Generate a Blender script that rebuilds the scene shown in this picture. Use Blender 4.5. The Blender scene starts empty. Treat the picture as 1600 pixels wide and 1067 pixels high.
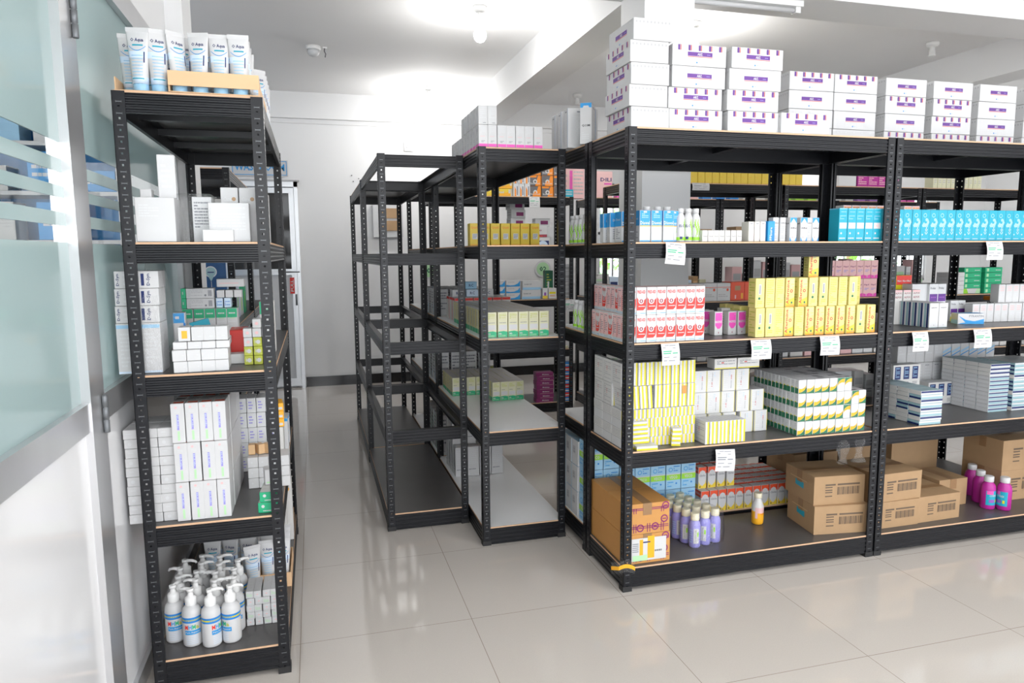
import bpy, math, random
from mathutils import Vector, Matrix
random.seed(7)
S = bpy.context.scene
COL = S.collection
# ------------------------------------------------------------------ camera
CAM = Vector((-1.1318, -2.4564, 1.3371)); YAW, PIT, ROL, FPX = -0.27108, -0.12355, -0.00788, 1109.52
_cy, _sy, _cp, _sp = math.cos(YAW), math.sin(YAW), math.cos(PIT), math.sin(PIT)
FWD = Vector((-_sy*_cp, _cy*_cp, _sp)); _r = Vector((_cy, _sy, 0)); _u = _r.cross(FWD)
RGT = _r*math.cos(ROL) + _u*math.sin(ROL); UPV = _u*math.cos(ROL) - _r*math.sin(ROL)
cd = bpy.data.cameras.new('camera'); cam = bpy.data.objects.new('camera', cd); COL.objects.link(cam)
cd.sensor_width = 36; cd.lens = FPX*36/1600; cd.clip_end = 60; cd.clip_start = 0.05
mw = Matrix((RGT, UPV, -FWD)).transposed().to_4x4(); mw.translation = CAM; cam.matrix_world = mw
S.camera = cam
# ------------------------------------------------------------------ world and lights
wd = bpy.data.worlds.new('world'); S.world = wd; wd.use_nodes = True
wd.node_tree.nodes['Background'].inputs[0].default_value = (0.93, 0.96, 1.0, 1)
wd.node_tree.nodes['Background'].inputs[1].default_value = 3.0
def light(name, kind, loc, power, size=0.1, col=(1, 1, 1), rot=(0, 0, 0), sy=None):
    l = bpy.data.lights.new(name, kind); l.energy = power; l.color = col
    if kind == 'AREA':
        l.size = size
        if sy: l.shape = 'RECTANGLE'; l.size_y = sy
    else: l.shadow_soft_size = size
    o = bpy.data.objects.new(name, l); COL.objects.link(o); o.location = loc; o.rotation_euler = rot
    return o
# the photographer's flash, just above the camera, thrown forward
fl = light('camera_flash', 'AREA', CAM + Vector((0.02, -0.02, 0.30)), 5, 0.16, (1, 0.985, 0.96))
fl.rotation_euler = FWD.to_track_quat('-Z', 'Y').to_euler()
BULB_W = 13.5
BULBS = [(-0.04, 2.18, 1), (-0.02, 4.43, 1), (1.456, 2.12, 1), (1.468, 4.40, 0), (3.465, 2.10, 0), (-0.04, -2.0, 1), (1.46, -2.0, 1), (3.6, -1.6, 1), (4.6, 4.3, 1), (-3.2, -0.9, 1), (-3.2, 2.6, 1)]  # last six bulbs are unseen, added to brighten the scene
S.view_settings.view_transform = 'Standard'; S.view_settings.look = 'None'; S.view_settings.gamma = 1
S.view_settings.use_curve_mapping = False; S.view_settings.exposure = 0.40
S.cycles.max_bounces = 8; S.cycles.use_denoising = True

def px(u, v, ax, val):
    """point of the place seen at photo pixel (u, v) on the plane ax = val"""
    d = FWD*FPX + RGT*(u-800) - UPV*(v-533.5); i = 'xyz'.index(ax)
    return CAM + d*((val-CAM[i])/d[i])
# ------------------------------------------------------------------ materials
RGB = dict(white=(.61,.61,.615), offwhite=(.65,.64,.62), ivory=(.72,.70,.63), cream=(.66,.65,.45), grey=(.45,.45,.46), lgrey=(.66,.67,.68), dgrey=(.12,.12,.13),
 black=(.02,.02,.022), purple=(.12,.03,.26), plum=(.23,.02,.13), maroon=(.30,.04,.07), red=(.72,.03,.02), scarlet=(.80,.09,.03), orange=(.85,.26,.01), amber=(.88,.42,.02),
 yellow=(.68,.60,.01), paleyellow=(.74,.64,.22), gold=(.80,.58,.05), pink=(.80,.10,.42), hotpink=(.78,.08,.45), rose=(.80,.50,.50), magenta=(.45,.02,.28), blue=(.02,.22,.62),
 azure=(.02,.30,.68), sky=(.32,.56,.76), paleblue=(.62,.74,.88), teal=(.01,.36,.50), navy=(.01,.025,.13), green=(.02,.42,.20), dgreen=(.02,.16,.08), lime=(.32,.68,.04),
 ltgreen=(.45,.72,.42), olive=(.48,.52,.06), steelteal=(.30,.46,.50), inkgrey=(.20,.21,.24), inkred=(.55,.04,.04), tan=(.62,.40,.21), kraft=(.42,.26,.13), kraftorange=(.60,.28,.07),
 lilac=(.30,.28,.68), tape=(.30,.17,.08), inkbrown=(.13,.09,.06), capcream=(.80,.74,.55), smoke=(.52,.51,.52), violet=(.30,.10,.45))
MATS = {}
def M(n, rough=.42, metal=0.0):
    k = n
    if k in MATS: return MATS[k]
    m = bpy.data.materials.new(n); m.use_nodes = True; nt = m.node_tree; b = nt.nodes['Principled BSDF']
    c = RGB[n]
    tc = nt.nodes.new('ShaderNodeTexCoord'); nz = nt.nodes.new('ShaderNodeTexNoise'); nz.inputs['Scale'].default_value = 9
    nt.links.new(tc.outputs['Object'], nz.inputs['Vector'])
    r = nt.nodes.new('ShaderNodeMapRange'); r.inputs['To Min'].default_value = .95; r.inputs['To Max'].default_value = 1.04
    nt.links.new(nz.outputs['Fac'], r.inputs['Value'])
    mx = nt.nodes.new('ShaderNodeVectorMath'); mx.operation = 'SCALE'; mx.inputs[0].default_value = c
    nt.links.new(r.outputs['Result'], mx.inputs['Scale']); nt.links.new(mx.outputs['Vector'], b.inputs['Base Color'])
    b.inputs['Roughness'].default_value = rough; b.inputs['Metallic'].default_value = metal
    MATS[k] = m; return m
def special(name, col, rough, metal=0.0, scale=6, amt=.06, bump=0, emit=0, aniso=None, **kw):
    m = bpy.data.materials.new(name); m.use_nodes = True; nt = m.node_tree; b = nt.nodes['Principled BSDF']
    tc = nt.nodes.new('ShaderNodeTexCoord'); mp = nt.nodes.new('ShaderNodeMapping'); nz = nt.nodes.new('ShaderNodeTexNoise')
    nz.inputs['Scale'].default_value = scale; nz.inputs['Detail'].default_value = 5
    if aniso: mp.inputs['Scale'].default_value = aniso
    nt.links.new(tc.outputs['Object'], mp.inputs['Vector']); nt.links.new(mp.outputs['Vector'], nz.inputs['Vector'])
    r = nt.nodes.new('ShaderNodeMapRange'); r.inputs['To Min'].default_value = 1-amt; r.inputs['To Max'].default_value = 1+amt
    nt.links.new(nz.outputs['Fac'], r.inputs['Value'])
    mx = nt.nodes.new('ShaderNodeVectorMath'); mx.operation = 'SCALE'; mx.inputs[0].default_value = col
    nt.links.new(r.outputs['Result'], mx.inputs['Scale']); nt.links.new(mx.outputs['Vector'], b.inputs['Base Color'])
    b.inputs['Roughness'].default_value = rough; b.inputs['Metallic'].default_value = metal
    if bump:
        bp = nt.nodes.new('ShaderNodeBump'); bp.inputs['Strength'].default_value = bump; bp.inputs['Distance'].default_value = .004
        nt.links.new(nz.outputs['Fac'], bp.inputs['Height']); nt.links.new(bp.outputs['Normal'], b.inputs['Normal'])
    if emit:
        b.inputs['Emission Color'].default_value = (*col, 1); b.inputs['Emission Strength'].default_value = emit
    for k, v in kw.items(): b.inputs[k.replace('_', ' ')].default_value = v
    MATS[name] = m; return m
special('rack_steel', (.008,.0085,.011), .33, .0, 30, .08, .0, Specular_IOR_Level=.32)
special('rack_tick', (.16,.17,.18), .4, .5)
special('mdf_edge', (.66,.42,.26), .6, 0, 60, .1)
special('board_dark', (.085,.080,.078), .34, 0, 5, .28)
special('board_white', (.88,.89,.90), .30, 0, 4, .03)
special('wall_paint', (.83,.83,.83), .55, 0, 2.2, .02, .03)
special('ceiling_paint', (.90,.895,.89), .8, 0, 1.5, .03)
special('skirting', (.012,.012,.014), .12, 0)
special('aluminium', (.66,.66,.67), .28, .75, 12, .05, aniso=(1, 1, .05))
special('door_aluminium', (.72,.74,.76), .3, .6, 12, .04)
special('laminate', (.80,.80,.81), .12, 0, 1.5, .02)
special('plastic_white', (.84,.84,.83), .3, 0)
special('bulb_glow', (1,1,1), .3, 0, emit=14)
special('dark_glass', (.05,.05,.05), .06, 0)
special('foot_plastic', (.015,.015,.016), .5)
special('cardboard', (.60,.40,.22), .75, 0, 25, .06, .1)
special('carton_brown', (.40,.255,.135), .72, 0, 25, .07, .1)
special('carton_orange', (.56,.27,.075), .55, 0, 25, .07, .1)
special('tray_card', (.72,.47,.27), .7, 0, 25, .05)
special('poster_blue', (.03,.09,.22), .25, 0, 6, .5)
def film(name, tint, gl, rough, frost=0.0):
    m = bpy.data.materials.new(name); m.use_nodes = True; nt = m.node_tree; nt.nodes.clear()
    out = nt.nodes.new('ShaderNodeOutputMaterial'); tr = nt.nodes.new('ShaderNodeBsdfTransparent'); g = nt.nodes.new('ShaderNodeBsdfGlossy')
    tr.inputs['Color'].default_value = (*tint, 1); g.inputs['Roughness'].default_value = rough
    nz = nt.nodes.new('ShaderNodeTexNoise'); nz.inputs['Scale'].default_value = 22; bp = nt.nodes.new('ShaderNodeBump')
    bp.inputs['Strength'].default_value = .8 if rough > .05 else .0; bp.inputs['Distance'].default_value = .01
    nt.links.new(nz.outputs['Fac'], bp.inputs['Height']); nt.links.new(bp.outputs['Normal'], g.inputs['Normal'])
    mix = nt.nodes.new('ShaderNodeMixShader'); lw = nt.nodes.new('ShaderNodeLayerWeight'); lw.inputs['Blend'].default_value = gl
    pw = nt.nodes.new('ShaderNodeMath'); pw.operation = 'POWER'; pw.inputs[1].default_value = 4; lw.inputs['Blend'].default_value = .5; ma = nt.nodes.new('ShaderNodeMath'); ma.operation = 'MULTIPLY_ADD'; ma.inputs[1].default_value = gl*3; ma.inputs[2].default_value = .05 if rough < .05 else .09
    nt.links.new(lw.outputs['Facing'], pw.inputs[0]); nt.links.new(pw.outputs[0], ma.inputs[0]); nt.links.new(ma.outputs[0], mix.inputs[0]); nt.links.new(tr.outputs[0], mix.inputs[1]); nt.links.new(g.outputs[0], mix.inputs[2])
    nt.links.new(mix.outputs[0], out.inputs['Surface']); MATS[name] = m; return m
film('plastic_film', (1,1,1), .10, .15)
film('clear_glass', (.97,.985,.985), .10, .0)
def frosted():
    m = bpy.data.materials.new('frosted_glass'); m.use_nodes = True; nt = m.node_tree; nt.nodes.clear()
    out = nt.nodes.new('ShaderNodeOutputMaterial'); d = nt.nodes.new('ShaderNodeBsdfDiffuse'); t = nt.nodes.new('ShaderNodeBsdfTranslucent'); g = nt.nodes.new('ShaderNodeBsdfGlossy')
    d.inputs['Color'].default_value = (.50,.62,.62,1); t.inputs['Color'].default_value = (.70,.84,.84,1); g.inputs['Roughness'].default_value = .10
    a = nt.nodes.new('ShaderNodeMixShader'); a.inputs[0].default_value = .45; b = nt.nodes.new('ShaderNodeMixShader')
    lw = nt.nodes.new('ShaderNodeLayerWeight'); lw.inputs['Blend'].default_value = .18
    nt.links.new(d.outputs[0], a.inputs[1]); nt.links.new(t.outputs[0], a.inputs[2]); nt.links.new(lw.outputs['Fresnel'], b.inputs[0])
    nt.links.new(a.outputs[0], b.inputs[1]); nt.links.new(g.outputs[0], b.inputs[2]); nt.links.new(b.outputs[0], out.inputs['Surface']); MATS['frosted_glass'] = m
frosted()
def floor_mat():
    m = bpy.data.materials.new('polished_tile'); m.use_nodes = True; nt = m.node_tree; b = nt.nodes['Principled BSDF']
    tc = nt.nodes.new('ShaderNodeTexCoord'); mp = nt.nodes.new('ShaderNodeMapping'); mp.inputs['Location'].default_value = (0.62, 0.03, 0)
    br = nt.nodes.new('ShaderNodeTexBrick'); br.offset = 0; br.squash = 1
    for k, v in (('Scale', 1), ('Brick Width', .606), ('Row Height', .61), ('Mortar Size', .0013), ('Mortar Smooth', .1), ('Bias', 0)): br.inputs[k].default_value = v
    br.inputs['Color1'].default_value = (.58,.535,.49,1); br.inputs['Color2'].default_value = (.595,.55,.505,1); br.inputs['Mortar'].default_value = (.33,.27,.225,1)
    nz = nt.nodes.new('ShaderNodeTexNoise'); nz.inputs['Scale'].default_value = 260; nz.inputs['Detail'].default_value = 3
    mr = nt.nodes.new('ShaderNodeMapRange'); mr.inputs['To Min'].default_value = .93; mr.inputs['To Max'].default_value = 1.07
    sc = nt.nodes.new('ShaderNodeVectorMath'); sc.operation = 'SCALE'
    nt.links.new(tc.outputs['Object'], mp.inputs['Vector']); nt.links.new(mp.outputs['Vector'], br.inputs['Vector']); nt.links.new(tc.outputs['Object'], nz.inputs['Vector'])
    nt.links.new(nz.outputs['Fac'], mr.inputs['Value']); nt.links.new(br.outputs['Color'], sc.inputs[0]); nt.links.new(mr.outputs['Result'], sc.inputs['Scale'])
    nt.links.new(sc.outputs['Vector'], b.inputs['Base Color']); b.inputs['Roughness'].default_value = .07; b.inputs['Specular IOR Level'].default_value = .55
    MATS['polished_tile'] = m
floor_mat()
def mat(n): return MATS.get(n) or M(n)
# ------------------------------------------------------------------ mesh builder
class MB:
    def __init__(s): s.v=[]; s.f=[]; s.m=[]; s.sm=[]; s.names=[]
    def mi(s, n):
        if n not in s.names: s.names.append(n)
        return s.names.index(n)
    def face(s, pts, m, smooth=False):
        b=len(s.v); s.v += [tuple(p) for p in pts]; s.f.append(tuple(range(b, b+len(pts)))); s.m.append(s.mi(m)); s.sm.append(smooth)
    def box(s, x0,y0,z0,x1,y1,z1, m):
        b=len(s.v); s.v += [(x,y,z) for z in (z0,z1) for y in (y0,y1) for x in (x0,x1)]
        for q in ((0,2,3,1),(4,5,7,6),(0,1,5,4),(2,6,7,3),(0,4,6,2),(1,3,7,5)):
            s.f.append(tuple(b+i for i in q)); s.m.append(s.mi(m)); s.sm.append(False)
        return s
    def rings(s, rings, mats, cap=(True, True), smooth=True, closed=True):
        b=len(s.v); n=len(rings[0])
        for r in rings: s.v += [tuple(p) for p in r]
        for i in range(len(rings)-1):
            mm=s.mi(mats[i] if isinstance(mats,(list,tuple)) else mats)
            for j in range(n if closed else n-1):
                k=(j+1)%n
                s.f.append((b+i*n+j, b+i*n+k, b+(i+1)*n+k, b+(i+1)*n+j)); s.m.append(mm); s.sm.append(smooth)
        m0=mats[0] if isinstance(mats,(list,tuple)) else mats; m1=mats[-1] if isinstance(mats,(list,tuple)) else mats
        if cap[0]: s.f.append(tuple(b+j for j in reversed(range(n)))); s.m.append(s.mi(m0)); s.sm.append(False)
        if cap[1]: s.f.append(tuple(b+(len(rings)-1)*n+j for j in range(n))); s.m.append(s.mi(m1)); s.sm.append(False)
        return s
    def lathe(s, prof, mats, seg=20, c=(0,0,0), cap=(True,True), axis='z', sx=1.0):
        R=[]
        for r,z in prof:
            ring=[]
            for j in range(seg):
                a=2*math.pi*j/seg; x,y=r*math.cos(a)*sx, r*math.sin(a)
                p=(x,y,z) if axis=='z' else ((x,z,-y) if axis=='y' else (z,x,y))
                ring.append((p[0]+c[0],p[1]+c[1],p[2]+c[2]))
            R.append(ring)
        return s.rings(R, mats, cap)
    def tube(s, pts, r, m, seg=8):
        R=[]
        for i,p in enumerate(pts):
            p=Vector(p); t=(Vector(pts[min(i+1,len(pts)-1)])-Vector(pts[max(i-1,0)])).normalized()
            a=t.orthogonal().normalized(); b=t.cross(a); rr=r[i] if isinstance(r,(list,tuple)) else r
            R.append([p+a*rr*math.cos(2*math.pi*j/seg)+b*rr*math.sin(2*math.pi*j/seg) for j in range(seg)])
        for i in range(1,len(R)):   # keep rings aligned
            best=min(range(seg), key=lambda k: sum((R[i][(j+k)%seg]-R[i-1][j]).length for j in range(0,seg,2)))
            R[i]=R[i][best:]+R[i][:best]
        return s.rings(R, m)
    def mesh(s, name):
        me=bpy.data.meshes.new(name); me.from_pydata(s.v, [], s.f)
        for n in s.names: me.materials.append(mat(n))
        me.polygons.foreach_set('material_index', s.m); me.polygons.foreach_set('use_smooth', s.sm); me.update(); return me
_txt = {}
def text_geo(t):
    if t not in _txt:
        c=bpy.data.curves.new('t','FONT'); c.body=t; c.resolution_u=1; c.size=1; c.offset=.022; o=bpy.data.objects.new('t',c)
        me=bpy.data.meshes.new_from_object(o); vs=[(v.co.x,v.co.y) for v in me.vertices]; fs=[tuple(p.vertices) for p in me.polygons]
        bpy.data.objects.remove(o); bpy.data.curves.remove(c); bpy.data.meshes.remove(me)
        x0=min(v[0] for v in vs); x1=max(v[0] for v in vs); y0=min(v[1] for v in vs); y1=max(v[1] for v in vs)
        _txt[t]=([((v[0]-x0)/(x1-x0),(v[1]-y0)/(y1-y0)) for v in vs], fs)
    return _txt[t]
def add_text(mb, t, fn, m, bold=True):
    vs,fs=text_geo(t); b=len(mb.v); mb.v += [tuple(fn(u,v)) for u,v in vs]; k=mb.mi(m)
    for f in fs: mb.f.append(tuple(b+i for i in f)); mb.m.append(k); mb.sm.append(False)
# ------------------------------------------------------------------ objects
def tag(o, label, cat=None, group=None, kind=None):
    if label: o['label']=label
    if cat: o['category']=cat
    if group: o['group']=group
    if kind: o['kind']=kind
    return o
def put(me, name, loc=(0,0,0), rz=0.0, label=None, cat=None, group=None, parent=None, kind=None, rot=None):
    o=bpy.data.objects.new(name, me); COL.objects.link(o); o.location=loc; o.rotation_euler=rot or (0,0,rz)
    if parent: o.parent=parent
    return tag(o,label,cat,group,kind)
def root(name, loc, rz, label, cat, group=None):
    o=bpy.data.objects.new(name, None); COL.objects.link(o); o.location=loc; o.rotation_euler=(0,0,rz); o.empty_display_size=.05
    return tag(o,label,cat,group)
def dup(r, loc, rz=0, label=None, group=None, rot=None):
    c=r.copy(); COL.objects.link(c); c.location=loc; c.rotation_euler=rot or (0,0,rz)
    if label: c['label']=label
    if group: c['group']=group
    for ch in list(r.children):
        d=ch.copy(); COL.objects.link(d); d.parent=c
        for g in list(ch.children):
            e=g.copy(); COL.objects.link(e); e.parent=d
    return c
ORD='first second third fourth fifth sixth seventh eighth ninth tenth eleventh twelfth thirteenth fourteenth fifteenth sixteenth seventeenth eighteenth nineteenth twentieth twenty-first twenty-second twenty-third twenty-fourth'.split()
def where(i,j,k,nx,ny,nz):
    s=[]
    if nx>1 and ny==1 and nz==1: return ORD[i]+' from left'
    if nx>1: s.append(ORD[i]+' column')
    if nz>1: s.append(ORD[k]+' layer')
    if ny>1: s.append(ORD[j]+' rank')
    return ', '.join(s)
def grid(me, name, o, n, p, desc, cat='box', group=None, keep=None, jit=.0012, rz=0.0, tilt=0, grow=None):
    """single cartons set out in columns, ranks and layers; me: a mesh, or a function (i, j, k) that picks one"""
    nx,ny,nz=n; out=[]
    for k in range(nz):
        for j in range(ny):
            for i in range(nx):
                if keep and not keep(i,j,k): continue
                m=me(i,j,k) if callable(me) else me
                c,s_=math.cos(rz),math.sin(rz); lx,ly=i*p[0]+random.uniform(-jit,jit), j*p[1]+random.uniform(-jit,jit)
                loc=(o[0]+lx*c-ly*s_, o[1]+lx*s_+ly*c, o[2]+k*p[2])
                w=where(i,j,k,nx,ny,nz)
                ob=put(m,name,loc,rz+random.uniform(-.01,.01)*(jit>0),desc+(', '+w if w else ''),cat,group)
                out.append(ob)
    return out
# carton faces: F front, K back, L left, R right, T top; decals in face fractions (u right, v up)
def carton(name, w, d, h, base, dec=(), top=None, side=None):
    mb=MB(); c=min(.0013,.05*w,.05*d,.05*h); X,Y=w/2,d/2
    o=lambda a,b,z:[(-X+a,-Y+b,z),(X-a,-Y+b,z),(X-a,Y-b,z),(-X+a,Y-b,z)]
    def octo(e,z): return [(-X+c+e,-Y+e,z),(X-c-e,-Y+e,z),(X-e,-Y+c+e,z),(X-e,Y-c-e,z),(X-c-e,Y-e,z),(-X+c+e,Y-e,z),(-X+e,Y-c-e,z),(-X+e,-Y+c+e,z)]
    mb.rings([octo(c,0),octo(0,c),octo(0,h-c),octo(c,h)],base,(True,True),False)
    FR=dict(F=((-w/2,-d/2,0),(1,0,0),(0,0,1),w,h,(0,-1,0)), K=((w/2,d/2,0),(-1,0,0),(0,0,1),w,h,(0,1,0)), L=((-w/2,d/2,0),(0,-1,0),(0,0,1),d,h,(-1,0,0)),
            R=((w/2,-d/2,0),(0,1,0),(0,0,1),d,h,(1,0,0)), T=((-w/2,-d/2,h),(1,0,0),(0,1,0),w,d,(0,0,1)))
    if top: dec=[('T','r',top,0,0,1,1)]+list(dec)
    if side: dec=[('LR','r',side,0,0,1,1)]+list(dec)
    off=0.0
    for q in dec:
        off+=.00006
        for fc in q[0]:
            O,U,V,W_,H_,N=FR[fc]; O=Vector(O);U=Vector(U);V=Vector(V);N=Vector(N)
            cu,cv=c/W_,c/H_; P=lambda u,v,e=off: O+U*(min(max(u,cu),1-cu)*W_)+V*(min(max(v,cv),1-cv)*H_)+N*(.00015+e)
            if q[1]=='r': _,_,cc,a,b,a2,b2=q; mb.face([P(a,b),P(a2,b),P(a2,b2),P(a,b2)],cc)
            elif q[1]=='p': mb.face([P(*t) for t in q[3]],q[2])
            elif q[1]=='c':
                _,_,cc,a,b,r=q; mb.face([P(a+r*math.cos(t*math.pi/8), b+r*math.sin(t*math.pi/8)*W_/H_) for t in range(16)],cc)
            elif q[1]=='t':
                _,_,cc,t,a,b,a2,b2=q[:8]; rot=q[8] if len(q)>8 else 0
                if rot: add_text(mb,t,lambda u,v:P(a+(a2-a)*(1-v),b+(b2-b)*u),cc)
                else: add_text(mb,t,lambda u,v:P(a+(a2-a)*u,b+(b2-b)*v),cc)
            elif q[1]=='l':   # small print as broken lines
                _,_,cc,a,b,a2,b2,n=q; rr=random.Random(n*7+len(name))
                for i in range(n):
                    v1=b2-(b2-b)*(i+.2)/n; v0=b2-(b2-b)*(i+.65)/n; u=a
                    while u<a2-.02:
                        e=min(a2,u+rr.uniform(.05,.22)*(a2-a)*1.3); mb.face([P(u,v0),P(e,v0),P(e,v1),P(u,v1)],cc); u=e+.03*(a2-a)
                        if rr.random()<.12: break
            elif q[1]=='b':   # bar code
                _,_,cc,a,b,a2,b2,n=q; rr=random.Random(n)
                for i in range(n):
                    u=a+(a2-a)*i/n; e=u+(a2-a)/n*rr.uniform(.25,.8); mb.face([P(u,b),P(e,b),P(e,b2),P(u,b2)],cc)
    return mb.mesh(name)
# ------------------------------------------------------------------ the room
def struct(name, fn, kind='structure', loc=(0,0,0)):
    mb=MB(); fn(mb); return tag(put(mb.mesh(name),name,loc), None, kind=kind)
XL=-1.71
struct('floor', lambda b: b.box(-6,-4.5,-.1,8.2,5.1,0,'polished_tile'))
struct('ceiling', lambda b: b.box(-6,-3.6,2.9,8.2,5.1,3.0,'ceiling_paint'))
def back_wall(b):
    holes=[(1.95,2.5,1.0,2.1),(5.0,6.5,.95,2.1)]; x=-6.0
    for h in holes:
        b.box(x,5.0,0,h[0],5.12,2.9,'wall_paint'); b.box(h[0],5.0,0,h[1],5.12,h[2],'wall_paint'); b.box(h[0],5.0,h[3],h[1],5.12,2.9,'wall_paint'); x=h[1]
    b.box(x,5.0,0,8.2,5.12,2.9,'wall_paint')
struct('wall_back', back_wall)
struct('wall_right', lambda b: b.box(7.4,-3.6,0,7.5,5.0,2.9,'wall_paint'))
struct('wall_front', lambda b: (b.box(-6,-3.7,2.6,8.2,-3.6,2.9,'wall_paint'), b.box(-6,-3.7,0,-4.4,-3.6,2.6,'wall_paint'), b.box(5.6,-3.7,0,8.2,-3.6,2.6,'wall_paint')))
struct('wall_left', lambda b: b.box(-5.0,-3.6,0,-4.9,5.0,2.9,'wall_paint'))
struct('trim_1', lambda b: (b.box(-4.9,4.93,2.655,7.4,5.0,2.9,'wall_paint'), b.box(-4.9,4.985,2.615,7.4,5.0,2.655,'wall_paint')))   # lintel beam on the back wall
struct('trim_2', lambda b: b.box(.49,1.17,2.635,.75,4.93,2.9,'ceiling_paint' if 0 else 'wall_paint'))      # beams
struct('trim_3', lambda b: b.box(-1.6,.87,2.645,7.4,1.17,2.9,'wall_paint'))
struct('trim_4', lambda b: b.box(3.93,1.17,2.645,4.2,4.93,2.9,'wall_paint'))
struct('trim_5', lambda b: b.box(.487,.89,0,.76,1.17,2.645,'wall_paint'))                                  # column
struct('trim_6', lambda b: b.box(-1.90,1.045,0,-1.635,1.30,2.9,'wall_paint'))                             # pilaster behind the partition
struct('baseboard_back', lambda b: b.box(-1.24,4.985,0,7.4,5.0,.10,'skirting'))
def win(i,x0,x1,z0,z1,n):
    def f(b):
        for a in [x0,x1-.03]: b.box(a,5.02,z0,a+.03,5.06,z1,'door_aluminium')
        for z in [z0,z1-.03,(z0+z1)/2-.012]: b.box(x0,5.02,z,x1,5.06,z+.03,'door_aluminium')
        for k in range(1,n): b.box(x0+(x1-x0)*k/n-.012,5.02,z0,x0+(x1-x0)*k/n+.012,5.06,z1,'door_aluminium')
    struct('window_%d'%i,f)
    struct('window_%d'%i,lambda b: b.box(x0+.03,5.035,z0+.03,x1-.03,5.04,z1-.03,'clear_glass'))
win(1,1.95,2.5,1.0,2.1,3); win(2,5.0,6.5,.95,2.1,6)
# trees outside the windows
def tree(loc,lab):
    r=root('garden_tree',loc,0,lab,'tree','trees outside the windows')
    mb=MB(); mb.tube([(0,0,0),(.03,0,.8),(0,0,1.4)],[.07,.05,.04],'kraft'); put(mb.mesh('trunk'),'trunk',parent=r)
    mb=MB(); rr=random.Random(int(loc[0]*10))
    for _ in range(420):
        a,b_=rr.uniform(0,6.28),rr.uniform(-1,1); R=rr.uniform(.35,.8); c=Vector((R*math.cos(a)*math.sqrt(1-b_*b_),R*math.sin(a)*math.sqrt(1-b_*b_),1.5+R*b_*.9))
        u=Vector((rr.uniform(-1,1),rr.uniform(-1,1),rr.uniform(-1,1))).normalized()*.09; w=u.orthogonal().normalized()*.05
        mb.face([c-u,c-w,c+u,c+w],'lime' if rr.random()<.5 else 'ltgreen')
    put(mb.mesh('foliage'),'foliage',parent=r)
tree((2.7,6.6,0),'leafy green tree outside the narrow window'); tree((7.2,7.2,0),'pale green tree outside the wide barred window')
# glazed partition on the left
def part_frame(b):
    A='aluminium'
    for y0,y1 in ((-.465,-.345),(-1.62,-1.50),(.985,1.03)): b.box(XL-.03,y0,0,XL+.022,y1,2.19,A)
    b.box(XL-.025,-3.6,.895,XL+.018,1.03,.968,A); b.box(XL-.025,-3.6,2.115,XL+.02,1.045,2.195,A); b.box(XL-.025,-3.6,0,XL+.018,1.03,.06,A)
struct('wall_partition_frame', part_frame)
struct('wall_partition_panel', lambda b: b.box(XL-.012,-3.6,.06,XL+.004,1.03,.895,'laminate'))
struct('wall_partition_head', lambda b: b.box(XL-.08,-3.6,2.195,XL+.004,1.045,2.9,'wall_paint'))
BANDS=[(1.612,1.572),(1.540,1.507),(1.479,1.444),(1.412,1.372)]
def glass_f(b):
    for (y0,y1) in ((-3.6,-1.62),(-1.5,-.465),(-.345,.985)):
        zs=[.968]+[v for z1,z0 in reversed(BANDS) for v in (z0,z1)]+[2.115]
        for k in range(0,len(zs)-1,2): b.box(XL-.004,y0,zs[k],XL,y1,zs[k+1],'frosted_glass')
def glass_c(b):
    for (y0,y1) in ((-3.6,-1.62),(-1.5,-.465),(-.345,.985)):
        for z1,z0 in BANDS: b.box(XL-.0035,y0,z0,XL-.0005,y1,z1,'clear_glass')
struct('window_3', glass_f); struct('window_4', glass_c)
for z,l in ((.92,'lower steel butt hinge on the partition upright beside the rail'),(1.93,'upper steel butt hinge on the partition upright')):
    mb=MB(); mb.lathe([(.007,-.05),(.008,-.048),(.008,-.017),(.0065,-.016),(.0065,-.014),(.008,-.013),(.008,.017),(.0065,.018),(.0065,.02),(.008,.021),(.008,.048),(.004,.053)],'rack_tick',10)
    put(mb.mesh('hinge'),'door_hinge',(XL+.03,-.375,z),0,l,'hinge')
# ------------------------------------------------------------------ door, signs and wall fittings on the back wall
d=root('aluminium_door',(-1.62,4.98,0),0,'grey panelled aluminium door with dark glass in the back wall','door')
def B(name, fn, par, lab=None):
    mb=MB(); fn(mb); return put(mb.mesh(name),name,parent=par,label=lab)
def fr(b):
    for x0,x1 in ((-.40,-.365),(.335,.37)): b.box(x0,-.03,0,x1,.02,2.05,'door_aluminium')
    b.box(-.40,-.03,2.0,.37,.02,2.05,'door_aluminium'); b.box(-.42,-.045,2.05,.39,.0,2.065,'grey')
B('door_frame',fr,d)
def lf(b):
    for x0,x1 in ((-.36,-.31),(.285,.332)): b.box(x0,-.02,.02,x1,.015,1.99,'door_aluminium')
    for z0,z1 in ((.02,.10),(1.14,1.20),(1.94,1.99)): b.box(-.31,-.02,z0,.285,.015,z1,'door_aluminium')
B('door_leaf',lf,d); B('glass_pane',lambda b:b.box(-.31,-.004,1.20,.285,.004,1.94,'dark_glass'),d,'dark glass pane')
B('lower_panel',lambda b:b.box(-.31,-.004,.10,.285,.004,1.14,'lgrey'),d)
h=B('pull_sign',lambda b:(b.box(.262,-.026,.955,.305,-.021,1.115,'red'),add_text(b,'PULL',lambda u,v:(.269+.028*(1-v),-.0268,.975+.12*u),'white')),d,'red sign with white PULL lettering')
h=B('door_handle',lambda b:(b.tube([(.318,-.06,.84),(.318,-.06,.95)],.009,'rack_tick'),b.box(.31,-.06,.85,.326,-.02,.865,'rack_tick'),b.box(.31,-.06,.925,.326,-.02,.94,'rack_tick')),d)
B('bolt',lambda b:b.tube([(.22,-.032,1.17),(.36,-.032,1.17)],.006,'rack_tick'),d)
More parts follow.
